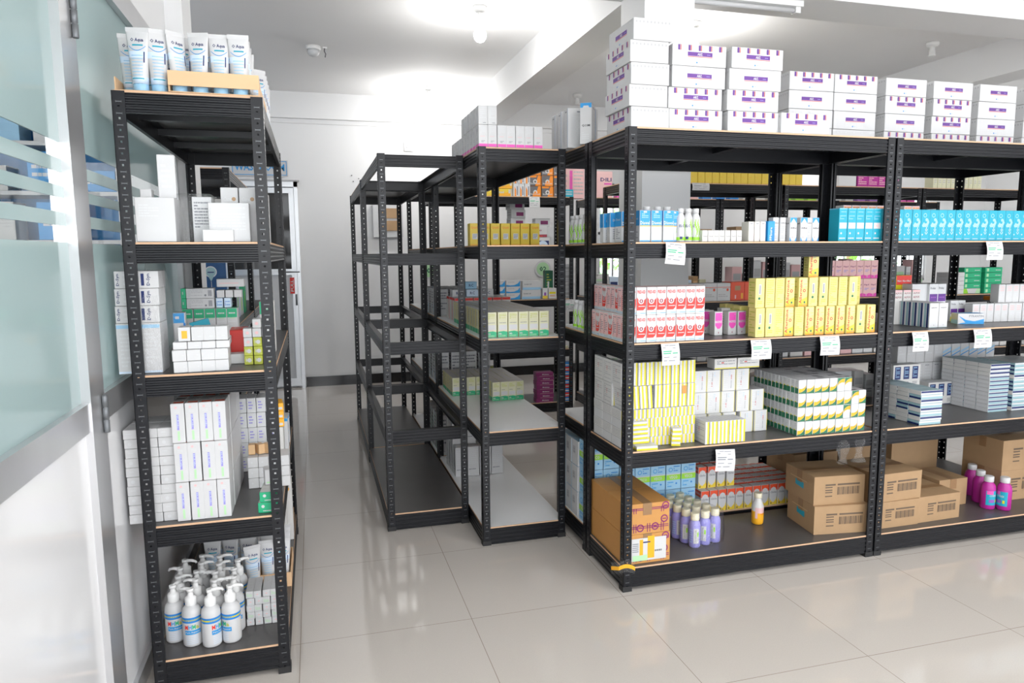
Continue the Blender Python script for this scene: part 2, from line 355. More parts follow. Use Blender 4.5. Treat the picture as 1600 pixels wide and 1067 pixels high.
s=root('washroom_sign',(-1.59,4.985,2.17),0,'white paper sign with blue WASHROOM lettering above the door','sign')
B('sheet',lambda b:b.box(-.26,-.004,-.07,.26,0,.085,'white'),s)
def sg(b):
    for a in ((-.25,-.06,.25,-.054),(-.25,.07,.25,.076),(-.25,-.06,-.244,.076),(.244,-.06,.25,.076)): b.box(a[0],-.0055,a[1],a[2],-.004,a[3],'azure')
    add_text(b,'WASHROOM',lambda u,v:(-.23+.46*u,-.006,-.02+.07*v),'azure')
B('lettering',sg,s)
def disc(x,z,t,lab,y=4.985):
    r=root('row_marker',(x,y,z),0,lab,'sign','round numbered row signs')
    mb=MB(); mb.lathe([(.092,0),(.092,.006),(.072,.010)],'lgrey',32,axis='y',c=(0,-.012,0)); put(mb.mesh('rim'),'rim',parent=r)
    mb=MB(); mb.lathe([(.072,0),(.072,.004)],'ltgreen',32,axis='y',c=(0,-.016,0)); put(mb.mesh('face'),'face',parent=r)
    mb=MB(); add_text(mb,t,lambda u,v:(-.04+.08*u,-.0185,-.028+.056*v),'dgreen'); put(mb.mesh('number'),'number',parent=r)
disc(.05,1.165,'01','round green wall sign reading 01, glimpsed through the empty frames'); disc(1.29,1.165,'02','round green wall sign reading 02, seen through the narrow white-boarded rack'); disc(5.0-.02,1.2,'03','round green wall sign seen at the far end of the racks') if 0 else None
s=root('power_socket',(-.137,4.985,2.43),0,'white square three-pin power socket high on the back wall','socket')
B('plate',lambda b:b.box(-.05,-.009,-.05,.05,0,.05,'plastic_white'),s); B('pin_hole',lambda b:[b.box(x-.005,-.0095,z-.006,x+.005,-.0088,z+.006,'dgrey') for x,z in ((-.012,.012),(-.026,-.018),(.002,-.018))],s)
B('switch',lambda b:b.box(.016,-.012,.018,.04,-.009,.034,'lgrey'),s)
s=root('distribution_board',(-.375,4.985,1.68),0,'grey switchboard with two brown clear-fronted windows on the back wall','switchboard')
B('case',lambda b:b.box(-.15,-.05,-.17,.15,0,.17,'lgrey'),s)
for z in (-.105,.02): B('cover',lambda b:b.box(-.09,-.062,z,.13,-.05,z+.10,'kraft'),s,'brown translucent cover')
for k,(u,v) in enumerate(((549.5,274),(552,283.5),(560.5,279))):
    p=px(u,v,'y',4.985); mb=MB(); mb.lathe([(.006,0),(.006,.01),(.002,.016)],'dgrey',8,axis='y'); put(mb.mesh('screw'),'wall_screw',(p.x,4.985,p.z),math.pi,'dark screw in the back wall, '+['upper','lower','nearest the rack'][k]+' one of three','screw','screws in the back wall',rot=(0,0,0))
s=root('framed_notice',(XL+.004,-.05,2.42),0,'white notice with a thin blue border on the wall above the glass','notice')
B('sheet',lambda b:b.box(0,-.2,-.10,.003,.34,.22,'white'),s)
B('border',lambda b:[b.box(.003,*a,'blue') for a in ((-.18,-.085,.0045,.32,-.080),(-.18,.2,.0045,.32,.205),(-.18,-.085,.0045,-.175,.205),(.315,-.085,.0045,.32,.205))] if 0 else [b.box(.003,y0,z0,.0045,y1,z1,'azure') for y0,z0,y1,z1 in ((-.18,-.085,.32,-.081),(-.18,.2,.32,.204),(-.18,-.085,-.176,.2),(.316,-.085,.32,.2))],s)
# ------------------------------------------------------------------ ceiling lamps
def lamp(x,y,lit,lab):
    r=root('pendant_bulb_lamp' if lit else 'lamp_holder',(x,y,2.9),0,lab,'lamp','ceiling lamp points')
    mb=MB(); mb.lathe([(.045,0),(.045,-.02),(.038,-.03),(.02,-.036)],'plastic_white',24); put(mb.mesh('ceiling_rose'),'ceiling_rose',parent=r)
    mb=MB(); mb.lathe([(.02,-.034),(.016,-.05),(.021,-.06),(.022,-.09),(.026,-.094),(.025,-.10),(.014,-.101)],'plastic_white',20); put(mb.mesh('bulb_holder'),'bulb_holder',parent=r)
    if lit:
        mb=MB(); mb.lathe([(.014,-.10),(.016,-.11),(.026,-.13),(.038,-.155),(.041,-.175),(.037,-.195),(.024,-.212),(.006,-.219)],'bulb_glow',24); b=put(mb.mesh('bulb'),'bulb',parent=r,label='glowing white bulb')
        l=light('bulb_light','POINT',(x,y,2.9-.33),BULB_W,.05,(1,.99,.97))  # the unseen fill bulbs carry this light too
names=['over the aisle in front of the beam','at the far end by the back wall','beside the column','unlit, beyond the beam by the back wall','unlit, above the far right racks','added unseen over the camera floor for fill light','added unseen over the right-hand floor for fill light','added unseen at the far right front for fill light','added unseen at the far right back for fill light','added unseen to light the shop beyond the glass partition','added unseen to light the room behind the partition racks']
for (x,y,l),n in zip(BULBS,names): lamp(x,y,l,('white ceiling bulb lamp ' if l else 'bare white lamp holder ')+n)
s=root('ceiling_sensor',(-1.063,3.335,2.9),0,'white domed ceiling sensor with a short dark cable beside it','sensor')
B('base',lambda b:b.lathe([(.055,0),(.055,-.02),(.05,-.028)],'plastic_white',24),s); B('dome',lambda b:b.lathe([(.046,-.028),(.044,-.05),(.032,-.068),(.01,-.076)],'lgrey',24),s)
B('cable',lambda b:(b.box(.07,-.01,-.01,.1,.01,0,'plastic_white'),b.tube([(.085,0,-.005),(.08,0,-.03),(.09,0,-.05),(.085,0,-.075)],.004,'dgrey')),s)
s=root('tube_light',(1.02,.95,2.645),0,'white fluorescent batten mounted under the ceiling beam beside the column','lamp')
B('housing',lambda b:b.box(-.40,-.03,-.028,.40,.03,0,'plastic_white'),s); B('tube',lambda b:b.tube([(-.36,0,-.042),(.36,0,-.042)],.013,'white',12),s)
for x in (-.39,.36): B('end_cap',lambda b:b.box(x,-.02,-.058,x+.03,.02,-.026,'plastic_white'),s)
# ------------------------------------------------------------------ boltless racks
H,LG,DP=1.8,1.19,.394
def post_mesh(h):
    mb=MB(); t=.0016; W=.034
    for ax in (0,1):
        def bx(a0,a1,z0,z1,e0=0,e1=t,m='rack_steel'):
            if ax==0: mb.box(a0,e0,z0,a1,e1,z1,m)
            else: mb.box(e0,a0,z0,e1,a1,z1,m)
        bx(0,.014,0,h); bx(.020,W,0,h); z=0
        n=int(h/.032)
        for k in range(n):
            c=.02+k*.032; bx(.014,.020,z,c-.003); z=c+.003
            bx(.010,.025,c+.0125,c+.0145,-.0006,0,'rack_tick' if k%1==0 else 'black')
            bx(.009,.0115,c+.010,c+.017,-.0005,0,'black'); bx(.0235,.026,c+.010,c+.017,-.0005,0,'black')
        bx(.014,.020,z,h)
        bx(W-.002,W,0,h,t,t+.006)
    return mb.mesh('post')
POST=post_mesh(1.791)
_f=MB(); _f.box(-.002,-.002,0,.037,.037,.022,'foot_plastic'); FOOT=_f.mesh('foot_cap')
_bm={}
def beam_mesh(L,hb):
    k=(round(L,3),hb)
    if k not in _bm:   # profile in (y out = -y, z down from 0), ribbed face, run along x
        n=4; pr=[(.028,0),(0,0)]
        for i in range(n):
            z0=-hb*(i+.18)/(n); z1=-hb*(i+.82)/n; pr+=[(0,z0),(.0028,z0-.0022),(.0028,z1+.0022),(0,z1)]
        pr+=[(0,-hb),(.012,-hb),(.012,-hb+.002),(.004,-hb+.002),(.004,-.003),(.028,-.003)]
        mb=MB(); mb.rings([[(x,y,z) for y,z in pr] for x in (0,L)],'rack_steel',(False,False),False); _bm[k]=mb.mesh('beam')
    return _bm[k]
def rack(x,y,L,D,levels,label,boards=None,col='board_dark',hb=(.055,.055,.058,.06,.075),name='storage_rack',group='black boltless storage racks',bars=0,feet=True):
    """corner at (x, y), L along x, D along y; levels = board tops from the top down"""
    r=root(name,(x,y,0),0,label,'rack',group)
    for k,(cx,cy) in enumerate(((0,0),(L,0),(L,D),(0,D))):
        put(POST,'post',(cx,cy,0.004),k*math.pi/2,parent=r)
        if feet: put(FOOT,'foot_cap',(cx,cy,0),k*math.pi/2,parent=r)
    boards=boards or [1]*len(levels); e=.004
    for k,z in enumerate(levels):
        bt=z-.006 if boards[k] else z; hbk=hb[k]; g=.0022
        put(beam_mesh(L-2*g,hbk),'beam',(g,e*.5,bt),0,parent=r); put(beam_mesh(L-2*g,hbk),'beam',(L-g,D-e*.5,bt),math.pi,parent=r)
        put(beam_mesh(D-2*g,hbk),'beam',(L-e*.5,g,bt),math.pi/2,parent=r); put(beam_mesh(D-2*g,hbk),'beam',(e*.5,D-g,bt),-math.pi/2,parent=r)
        if boards[k]:
            c=boards[k] if isinstance(boards[k],str) else col
            mb=MB(); mb.box(.004,.003,-.006,L-.004,D-.003,0,'mdf_edge'); mb.face([(.005,.0045,.0003),(L-.005,.0045,.0003),(L-.005,D-.0045,.0003),(.005,D-.0045,.0003)],c)
            mb.face([(.006,.03,-.0063),(.006,D-.03,-.0063),(L-.006,D-.03,-.0063),(L-.006,.03,-.0063)],'board_dark' if c=='board_dark' else 'kraft')
            put(mb.mesh('shelf_board'),'shelf_board',(0,0,z),parent=r)
            nb=bars
            for i in range(nb):
                f=(i+1)/(nb+1); mb=MB()
                if L>D: X=L*f; mb.rings([[(X+a,yy,zz) for a,zz in ((-.022,-.007),(-.016,-.007),(-.012,-.028),(.012,-.028),(.016,-.007),(.022,-.007),(.022,-.009),(.0175,-.009),(.0135,-.03),(-.0135,-.03),(-.0175,-.009),(-.022,-.009))] for yy in (.006,D-.006)],'rack_steel',(True,True),False)
                else: Y=D*f; mb.rings([[(xx,Y+a,zz) for a,zz in ((-.022,-.007),(-.016,-.007),(-.012,-.028),(.012,-.028),(.016,-.007),(.022,-.007),(.022,-.009),(.0175,-.009),(.0135,-.03),(-.0135,-.03),(-.0175,-.009),(-.022,-.009))] for xx in (.006,L-.006)],'rack_steel',(True,True),False)
                put(mb.mesh('support_bar'),'support_bar',(0,0,z),parent=r)
    return r
ZA=[1.795,1.375,.992,.568,.098]; ZB=[1.793,1.373,.958,.535,.085]; ZD=[1.790,1.340,.922,.494,.085]; ZL=[1.797,1.377,.990,.530,.100]
rack(0,0,LG,DP,ZA,'long black rack at the front right, its corner post nearest the camera',bars=1)
rack(1.199,0,LG+.01,DP,ZA,'black rack at the right edge holding turquoise boxes',bars=1)
rack(0,.404,LG,DP,[1.795,1.375,.992,.575,.115],'black rack back to back behind the front right rack',boards=[1,1,'board_white','board_white','board_white'],bars=1)
rack(1.199,.404,LG+.01,DP,[1.795,1.375,.992,.575,.115],'black rack back to back behind the rack with turquoise boxes',bars=1)
rack(-.4274,.595,.3985,1.22,ZB,'narrow black rack end with white boards and green-based cartons',boards=[1,1,'board_white','board_white','board_white'],bars=0)
rack(-.4274,1.822,.3985,1.22,ZB,'second black rack in the white-boarded row, behind its front unit',boards=[1,1,'board_white','board_white','board_white'],bars=0)
rack(-.8298,.8965,.3985,1.235,ZD,'empty black rack frame beside the aisle with one bottom board',boards=[0,0,0,0,1])
rack(-.8298,2.14,.3985,1.235,ZD,'second empty black rack frame in the aisle row, behind the first',boards=[1,0,0,0,1])
rack(-1.6522,-.1947,.3985,1.22,ZL,'black rack against the glass partition in the left foreground',bars=3)
rack(-1.935,1.60,.40,1.19,ZB,'black rack beyond the partition, behind the left foreground rack')
rack(-1.935,2.80,.40,1.19,ZB,'furthest black rack beyond the partition')
rack(.88,1.93,LG,.40,[1.80,1.375,.992,.565,.1],'black rack behind the column topped with a row of yellow cartons')
rack(2.09,1.93,LG,.40,[1.80,1.375,.992,.565,.1],'black rack right of the yellow-topped rack behind the column')
rack(3.29,1.93,LG,.40,[1.80,1.375,.992,.565,.1],'black rack at the far right end of the middle row')
rack(-.24,3.14,LG+.01,.40,ZB,'black rack along the back wall topped with orange cartons')
rack(1.13,3.14,LG,.40,ZB,'black rack along the back wall right of the orange-topped rack')
rack(2.33,3.14,LG,.40,ZB,'third black rack along the back wall')
rack(3.53,3.14,LG,.40,ZB,'fourth black rack along the back wall')
# paper price tags clipped to the shelf edges
def pricetag(x,z,w,h,rz,lab,green=True,y=-.0045,bend=.006,lean=.10):
    r=root('price_tag',(x,y,z),0,lab,'label','paper price tags on the shelf edges')
    mb=MB(); n=6; c,s_=math.cos(rz),math.sin(rz)
    f=lambda u,v,e=0:((u-.5)*w*c-(-v*h)*s_*1, -.001-e-lean*h*v-bend*math.sin(math.pi*v), (u-.5)*w*s_-v*h*c)
    for i in range(n): mb.face([f(0,i/n),f(0,(i+1)/n),f(1,(i+1)/n),f(1,i/n)],'white')
    b=put(mb.mesh('sheet'),'sheet',parent=r)
    mb=MB(); q=lambda u0,v0,u1,v1,m,e=.0004: mb.face([f(u0,v1,e),f(u1,v1,e),f(u1,v0,e),f(u0,v0,e)],m)
    for (u0,v,u1) in ((.2,.07,.42),(.44,.08,.8),(.08,.17,.24),(.62,.2,.78),(.1,.60,.42),(.62,.62,.82),(.1,.76,.28),(.38,.77,.72)): q(u0,v,u1,v+.03,'inkgrey')
    g='green' if green else 'inkgrey'
    for (u0,v,u1) in ((.08,.33,.55),(.08,.42,.5),(.6,.42,.88)): q(u0,v,u1,v+.045,g,.0005)
    put(mb.mesh('printing'),'printing',parent=r)
pricetag(.196,1.372,.083,.082,-.08,'white price tag with green print on the upper shelf edge by the corner post')
pricetag(.180,.988,.076,.084,.02,'white price tag with green print under the red and white syrup cartons')
pricetag(.582,.986,.092,.078,.0,'white price tag with green print under the pink and white cartons')
pricetag(.908,.988,.094,.078,-.01,'white price tag with green print under the yellow and orange cartons')
pricetag(.436,.548,.088,.088,-.06,'plain grey-printed price tag on the third shelf edge above the purple bottles',False)
pricetag(1.738,1.372,.09,.08,.0,'white price tag with green print under the turquoise boxes')
pricetag(1.368,.988,.083,.083,.0,'white price tag with green print under the black-striped cartons')
pricetag(1.708,.988,.098,.082,.0,'white price tag with green print under the blue and white lying carton')
pricetag(.62,1.79,.09,.085,0,'small white tag with green print on the back rack under the orange cartons',True,3.138)
pricetag(.92,.95,.10,.10,0,'small white tag on the back rack under the blue and white cartons',True,3.138)
pricetag(1.42,1.80,.13,.05,0,'blank white tag on the row of yellow cartons',False,1.925)
# ------------------------------------------------------------------ goods: front right rack, top
PK=lambda cols: [('FK','r','purple',.28,.47,.74,.66),('FK','r','red',.28,.425,.74,.45),('FK','t','white','ABZ.',.46,.50,.56,.62),('FK','l','lilac',.64,.52,.72,.58,1),('FK','l','lgrey',.28,.08,.70,.34,3),('FK','c','blue',.45,.17,.014),('FK','l','sky',.48,.14,.53,.2,1),
   ('LR','r','white',0,0,.01,.01)]+[('LR','r','grey',.05+.095*i,.78,.09+.095*i,.88) for i in range(10)]
def mk(v):
    D=PK(0)
    if v==1: D=D+[('FK','r','purple',.10+.19*i,.72,.135+.19*i,.97) for i in range(5)]+[('FK','r','red',.143+.19*i,.72,.155+.19*i,.97) for i in range(5)]
    else: D=D+[('FK','r','lgrey',.10+.19*i,.80,.13+.19*i,.87) for i in range(5)]
    return D
C0=carton('carton_plain_marks',.225,.155,.077,'white',mk(0)); C1=carton('carton_purple_marks',.225,.155,.077,'white',mk(1))
def wavy(me): return me
z0=ZA[0]+.001
for k in range(5): put(C1 if k<4 else C0,'medicine_carton',(.095+(.006,-.002,.004,0,.012)[k],.145,z0+.0785*k),-math.pi/2,'white end-on carton with purple label in the corner stack, '+('bottom','second up','third up','fourth up','topmost')[k],'box','white purple-label cartons on the top boards')
def stk(x,y,n,pat,desc,dx=(0,0,0,0,0)):
    for k in range(n): put(C1 if pat[k] else C0,'medicine_carton',(x+dx[k],y,z0+.0785*k),random.uniform(-.015,.015),'white carton with purple label, '+desc+', '+('bottom one','second up','third up','top one')[k if n==4 or k<n-1 else 3],'box','white purple-label cartons on the top boards')
pX=lambda u,v,y:px(u,v,'y',y)
stk(.295,.115,4,(1,1,0,1),'stack beside the corner stack',(0,-.004,.008,.010))
stk(.535,.10,4,(1,1,0,1),'third stack from the corner post',(0,-.004,.004,.010))
stk(px(1262,200,'y',.30).x,.36,4,(1,0,0,1),'recessed stack behind the single carton'); put(C1,'medicine_carton',(.76,.085,z0),.01,'single white purple-label carton standing in front of the recessed stack','box','white purple-label cartons on the top boards')
xs=[px(u,200,'y',.29).x for u in (1333,1411,1484,1554,1624,1690)]; pats=[(0,0,0,1),(1,0,1,0),(1,1,1,0),(1,0,0,0),(1,0,1,1),(1,1,0,0)]
for i,(x,pt) in enumerate(zip(xs,pats)): stk(x,.36,4,pt,['fourth last stack from the right edge','fifth recessed stack, above the double posts','sixth stack, over the turquoise boxes','seventh stack, film wrapped','stack at the right edge','last stack out by the edge'][i])
# blue and white cartons on the rack behind the corner
GC=carton('tall_blue_carton',.05,.14,.17,'white',[('LR','r','inkgrey',.2,.9,.7,.93),('FLR','l','lgrey',.15,.1,.8,.8,14),('F','r','azure',.0,.88,1,1),('F','p','white',[(.05,.3),(.05,.75),(.3,.93),(.7,.93),(.95,.75),(.95,.3)]),('F','t','black','GOM',.15,.42,.85,.48),('LR','r','azure',.9,.0,.97,1)])
GCs=carton('tall_blue_carton_b',.05,.14,.17,'white',[('FLR','l','lgrey',.15,.1,.8,.8,14),('FLR','r','inkgrey',.3,.9,.7,.93),('F','r','azure',.93,0,1,1)])
for i in range(4): put(GC if i==3 else GCs,'tall_carton',(.038+.0 if 0 else .04,.76-.085*i,1.796),-math.pi/2 if i<3 else -.5,'tall white blue-edged carton on the rack behind the corner, '+ORD[i]+' from far end','box','tall cartons on the rear corner rack')
# ---- level 1
DV=carton('stomach_syrup_box',.0445,.06,.118,'white',[('FLRK','r','azure',0,.52,1,1),('F','t','white','Diovol',.06,.545,.94,.66),('F','r','amber',0,.49,1,.52),('F','r','azure',0,0,1,.05),('F','l','sky',.2,.74,.8,.9,3),('F','r','white',.35,.92,.65,.97),('LR','t','white','Diovol',.2,.7,.8,.78),('LR','r','lgrey',.0,.0,1,.5),('LR','l','inkgrey',.2,.1,.8,.46,6)],top='sky')
z1=ZA[1]+.001
for i,u in enumerate((1002,1020,1038.5,1053)): p=pX(u,376,.045); put(DV,'syrup_box',(p.x,.045+(0 if i<3 else .03),z1),random.uniform(-.02,.02),'blue and white syrup box beside the corner post, '+ORD[i]+' from left','box','blue and white syrup boxes')
for i,(u,y,r) in enumerate(((962,.125,.02),(945,.20,1.45),(931,.27,1.50))): p=px(u,376,'y',y); put(DV,'syrup_box',(max(p.x,.04),y,z1),r,('blue and white syrup box facing out behind the corner post','blue and white syrup box turned sideways in the corner','rearmost sideways blue and white syrup box in the corner')[i],'box','blue and white syrup boxes')
def bottle_mesh(name,prof,mats,seg=20): mb=MB(); mb.lathe(prof,mats,seg); return mb.mesh(name)
for i,u in enumerate((1010,1027,1042)):
    p=px(u,330,'y',.13); r=root('white_bottle',(p.x,.13,z1),0,'white capped bottle standing behind the blue syrup boxes, '+ORD[i]+' from left','bottle','white bottles behind the syrup boxes')
    put(bottle_mesh('body',[(.02,0),(.021,.005),(.021,.09),(.012,.112),(.012,.118)],'offwhite'),'body',parent=r); put(bottle_mesh('cap',[(.0145,.115),(.0145,.137),(.013,.139)],'white'),'cap',parent=r)
# green swoosh bottles
def curved(mb,t,r,z0_,z1_,ang,m,a0=0.0):
    add_text(mb,t,lambda u,v:((r+.0004)*math.sin(a0+(u-.5)*ang),-(r+.0004)*math.cos(a0+(u-.5)*ang),z0_+(z1_-z0_)*v),m)
def wrap(mb,r0,pts,m,off=.0003):
    """flat outline (angle, z) wrapped on a lathe of radius r0(z)"""
    mb.face([((r0(z)+off)*math.sin(a),-(r0(z)+off)*math.cos(a),z) for a,z in pts],m)
def arc(mb,r,a0,a1,z0_,z1_,m,off=.0003,n=8):
    for i in range(n):
        b0=a0+(a1-a0)*i/n; b1=a0+(a1-a0)*(i+1)/n; R=r+off
        mb.face([(R*math.sin(b0),-R*math.cos(b0),z0_),(R*math.sin(b1),-R*math.cos(b1),z0_),(R*math.sin(b1),-R*math.cos(b1),z1_),(R*math.sin(b0),-R*math.cos(b0),z1_)],m)
elb=MB(); elb.lathe([(.0165,0),(.018,.004),(.018,.085),(.0175,.092),(.011,.108),(.0105,.112)],'white',20)
ell=MB(); arc(ell,.018,-math.pi,math.pi,.006,.018,'lime',n=20)
for a0 in (.2,.75,-2.2):
    for i in range(8):
        w=.16*math.sin(math.pi*(i+.5)/8.5)+.03; s_=a0+.25*math.sin(i*.8); arc(ell,.018,s_-w,s_+w,.018+i*.0085,.0265+i*.0085,'lime',.0004,2)
curved(ell,'ELC',.018,.056,.066,1.1,'navy',-.7); arc(ell,.018,-1.2,-.3,.028,.052,'lgrey',.0005); arc(ell,.018,-1.1,-.5,.010,.02,'navy',.0006)
elb,ell=elb.mesh('body'),ell.mesh('label'); elc=bottle_mesh('cap',[(.0125,.109),(.0125,.126),(.011,.128)],'white')
def lotion(loc,rz,lab,grp):
    r=root('lotion_bottle',loc,rz,lab,'bottle',grp); put(elb,'body',parent=r); put(ell,'label',parent=r); put(elc,'cap',parent=r); return r
for i,(u,y,rz) in enumerate(((1062,.05,.6),(1068,.10,0),(1074,.05,.2),(1081,.11,-.4),(1086,.055,-.5))): p=px(u,376,'y',y); lotion((p.x,y,z1),rz,'white bottle with green swirls next to the blue syrup boxes, '+ORD[i]+' from left','green swirl bottles on the front rack')
for i in range(5): lotion((.032,.445+.055*i,1.377),-1.2+.3*(i%2),'green swirl bottle on the upper shelf behind the corner, '+ORD[i]+' from the near end','green swirl bottles on the rear corner rack, upper shelf')
for i in range(4): lotion((.036,.455+.055*i,.994),-1.0-.2*(i%2),'green swirl bottle on the white lower board behind the corner, '+ORD[i]+' from the near end','green swirl bottles on the rear corner rack, lower shelf')
SC=carton('small_white_box',.0235,.05,.044,'offwhite',[('F','t','black','Clopisia',.1,.42,.9,.52),('F','l','lgrey',.2,.62,.8,.85,3)],top='lgrey')
p0=pX(1096,375,.05); grid(SC,'small_carton',(p0.x,.05,z1),(7,1,1),(.0252,.06,.04),'small white carton in the low row beside the green swirl bottles',group='low white cartons on the upper shelf',keep=None)
CB=carton('cream_blue_box',.0245,.05,.078,'ivory',[('F','r','violet',.93,0,1,1),('F','l','inkgrey',.25,.85,.75,.93,1),('F','l','lgrey',.1,.6,.9,.64,1)]); p0=pX(1168,375,.05)
grid(CB,'cream_carton',(p0.x,.05,z1),(3,1,1),(.0258,.06,.04),'cream carton with violet edge beside the bright blue carton',group='cream cartons on the upper shelf')
BB=carton('blue_upright_box',.032,.06,.08,'azure',[('F','t','white','PPIsure',.25,.05,.6,.7,1),('F','r','blue',.6,0,.95,.65)]); p=pX(1197.5,375,.05); put(BB,'upright_carton',(p.x,.05,z1),.02,'bright blue upright carton with white vertical lettering','box')
AT=carton('arch_box',.033,.06,.096,'white',[('FK','r','azure',0,.78,1,1),('FK','p','white',[(.04,.0),(.96,.0),(.96,.6),(.8,.82),(.5,.95),(.2,.82),(.04,.6)]),('FK','p','azure',[(0,0),(.28,0),(0,.2)]),('FK','p','azure',[(1,0),(.72,0),(1,.2)]),('FK','t','black','Artificel',.1,.52,.9,.60),('F','c','lgrey',.5,.32,.18),('F','c','white',.5,.32,.13),('F','l','red',.35,.14,.65,.2,1),('LR','t','black','Artificel',.1,.72,.9,.79),('LR','l','grey',.1,.1,.7,.65,6)],side='white')
for i,(u,r) in enumerate(((1207.5,1.57),(1218.5,1.57),(1231.5,0),(1248,0),(1259.5,1.57),(1268.5,0))): p=pX(u,375,.06); put(AT,'arch_carton',(p.x,.06+(.0,.004,0,.0,.006,.01)[i],z1),r if r==0 else math.pi/2*1.0,'white carton with blue arched top near the double posts, '+ORD[i]+' from left','box','blue-arched cartons') if r==0 else put(carton('arch_side_%d'%i,.026,.033,.096,'white',[('F','t','black','Artificel',.1,.74,.9,.8),('F','l','grey',.1,.1,.8,.65,7)]),'arch_carton',(p.x,.06,z1),0,'plain side of a white carton in the blue-arched row, '+ORD[i]+' from left','box','blue-arched cartons')
TQ=carton('turquoise_box',.041,.06,.135,'teal',[('F','r','white',.08,.38,.92,.56),('F','c','rose',.5,.47,.14),('F','l','sky',.1,.65,.8,.78,3),('F','c','white',.3,.24,.1),('F','l','white',.1,.05,.8,.12,1),('FLR','r','sky',.0,.97,1,1),('F','l','sky',.2,.86,.8,.9,1)],top='sky')
p0=pX(1308.5,374,.055); grid(TQ,'turquoise_carton',(p0.x,.055,z1),(6,1,1),(.0425,.06,.04),'turquoise carton with a white square left of the double posts',group='turquoise cartons with white squares',jit=.0008,grow=1)
OW=carton('orange_text_box',.042,.05,.156,'offwhite',[('F','l','orange',.1,.9,.9,.97,1),('F','l','inkgrey',.3,.8,.7,.86,1),('F','r','rose',0,.96,1,1)])
p0=pX(1318,330,.18); grid(OW,'tall_pale_carton',(p0.x,.18,z1),(6,1,1),(.043,.06,.04),'pale carton with orange text peeping over the turquoise cartons',group='pale cartons behind turquoise ones')
p0=pX(1412,330,.18); grid(OW,'tall_pale_carton',(p0.x,.18,z1),(2,1,1),(.043,.06,.04),'pale carton behind the turquoise row right of the double posts',group='pale cartons right of the posts')
CO=carton('lettered_turquoise_box',.0445,.06,.131,'teal',[('F','t','white','COOL',.50,.20,.80,.60,1),('F','c','sky',.42,.82,.20),('F','c','teal',.42,.82,.14),('F','c','sky',.62,.68,.15),('F','p','sky',[(.1,.5),(.3,.6),(.6,.52),(.75,.72),(.95,.6),(.8,.5),(.5,.45),(.2,.44)]),('F','r','sky',.965,0,1,1),('F','c','white',.2,.2,.07),('F','l','white',.15,.04,.8,.08,1),('FLR','r','blue',0,0,1,.015)],top='sky')
p0=pX(1395,374,.05); grid(CO,'turquoise_syrup_carton',(p0.x-.002,.05,z1),(19,1,1),(.0458,.06,.04),'turquoise carton with vertical white lettering on the upper shelf',group='turquoise cartons with vertical lettering',jit=.0008)
# ---- level 2
z2=ZA[2]+.001
PR=carton('red_drop_box',.0405,.042,.106,'white',[('FK','p','red',[(0,.17),(0,.64),(.25,.52),(.5,.45),(.75,.52),(1,.60),(1,.36),(.9,.24),(.7,.17)]),('FK','c','white',.48,.50,.29),('FK','c','maroon',.48,.50,.19),('FK','p','white',[(.40,.49),(.48,.56),(.56,.49),(.48,.45)]),('FK','t','red','PRED-KID',.08,.77,.92,.89),('FK','l','rose',.3,.70,.7,.74,1),('FK','r','white',.2,.30,.85,.325),('FK','r','sky',0,.06,1,.08),('FK','r','azure',.4,.055,.95,.07),
 ('LR','r','rose',.0,.14,1,.95),('LR','l','inkgrey',.15,.2,.8,.9,10),('LR','r','red',.0,.14,.12,.7),('LR','r','sky',0,.06,1,.08)],top='rose')
p0=px(985,535,'y',.03); X0=.026
grid(PR,'syrup_carton',(X0,.034,z2),(8,2,2),(.0418,.0435,.1065),'red and white drop-logo carton in the front corner block',group='red drop-logo syrup cartons',keep=lambda i,j,k:True,jit=.001)
for k in range(2):
    for j in range(2,8): put(PR,'syrup_carton',(X0+(.01 if k else 0),.034+.0435*j,z2+.1065*k),math.pi/2 if (j+k)%3==0 else 0,'red and white drop-logo carton along the rack end, '+ORD[j]+' rank back, '+('lower','upper')[k]+' layer','box','red drop-logo syrup cartons')
MX=carton('pink_shield_box',.038,.038,.098,'white',[('FK','p','hotpink',[(.08,.95),(.08,.42),(.35,.28),(.65,.28),(.92,.42),(.92,.95)]),('FK','t','white','MAXIPRED',.1,.52,.9,.62),('FK','c','white',.8,.88,.05),('FK','r','maroon',.46,.08,.54,.15),('LR','l','lgrey',.2,.2,.8,.8,6)],top='lgrey',side='offwhite')
for i,(u,y,rz,t) in enumerate(((1102,.24,-.9,'rear'),(1109,.20,-.95,'second rear')  ,(1122.5,.13,.03,'front'),(1144,.13,.0,'middle front'),(1159,.13,.0,'right front'))): p=pX(u,521,y); put(MX,'shield_carton',(p.x,y+.02,z2),rz,'white carton with a pink shield, the '+t+' one','box','pink shield cartons')
for i,u in enumerate((1133,1142,1153)): p=pX(u,515,.22); put(carton('grey_back_box',.036,.036,.104,'lgrey',[('F','l','inkgrey',.2,.3,.8,.9,6)]),'grey_carton',(p.x,.24,z2),.1*i,'greyish carton standing behind the pink shield cartons, '+ORD[i]+' from left','box','greyish cartons behind the shield cartons')
GR=[('F','r','amber',0,0,1,.10),('F','r','gold',0,.10,1,.2),('F','p','gold',[(0,.2),(1,.2),(1,.33)]),('F','r','orange',0,0,1,.045)]
ALF=carton('allergy_front',.0415,.05,.118,'paleyellow',GR+[('F','t','inkred','Allermine',.06,.10,.36,.93,1),('F','c','inkred',.62,.55,.16),('F','c','paleyellow',.62,.55,.08),('F','l','grey',.42,.65,.9,.95,6),('F','c','dgreen',.68,.15,.11),('F','l','inkgrey',.5,.05,.85,.09,1),('L','l','olive',.15,.1,.85,.9,9)],side='paleyellow')
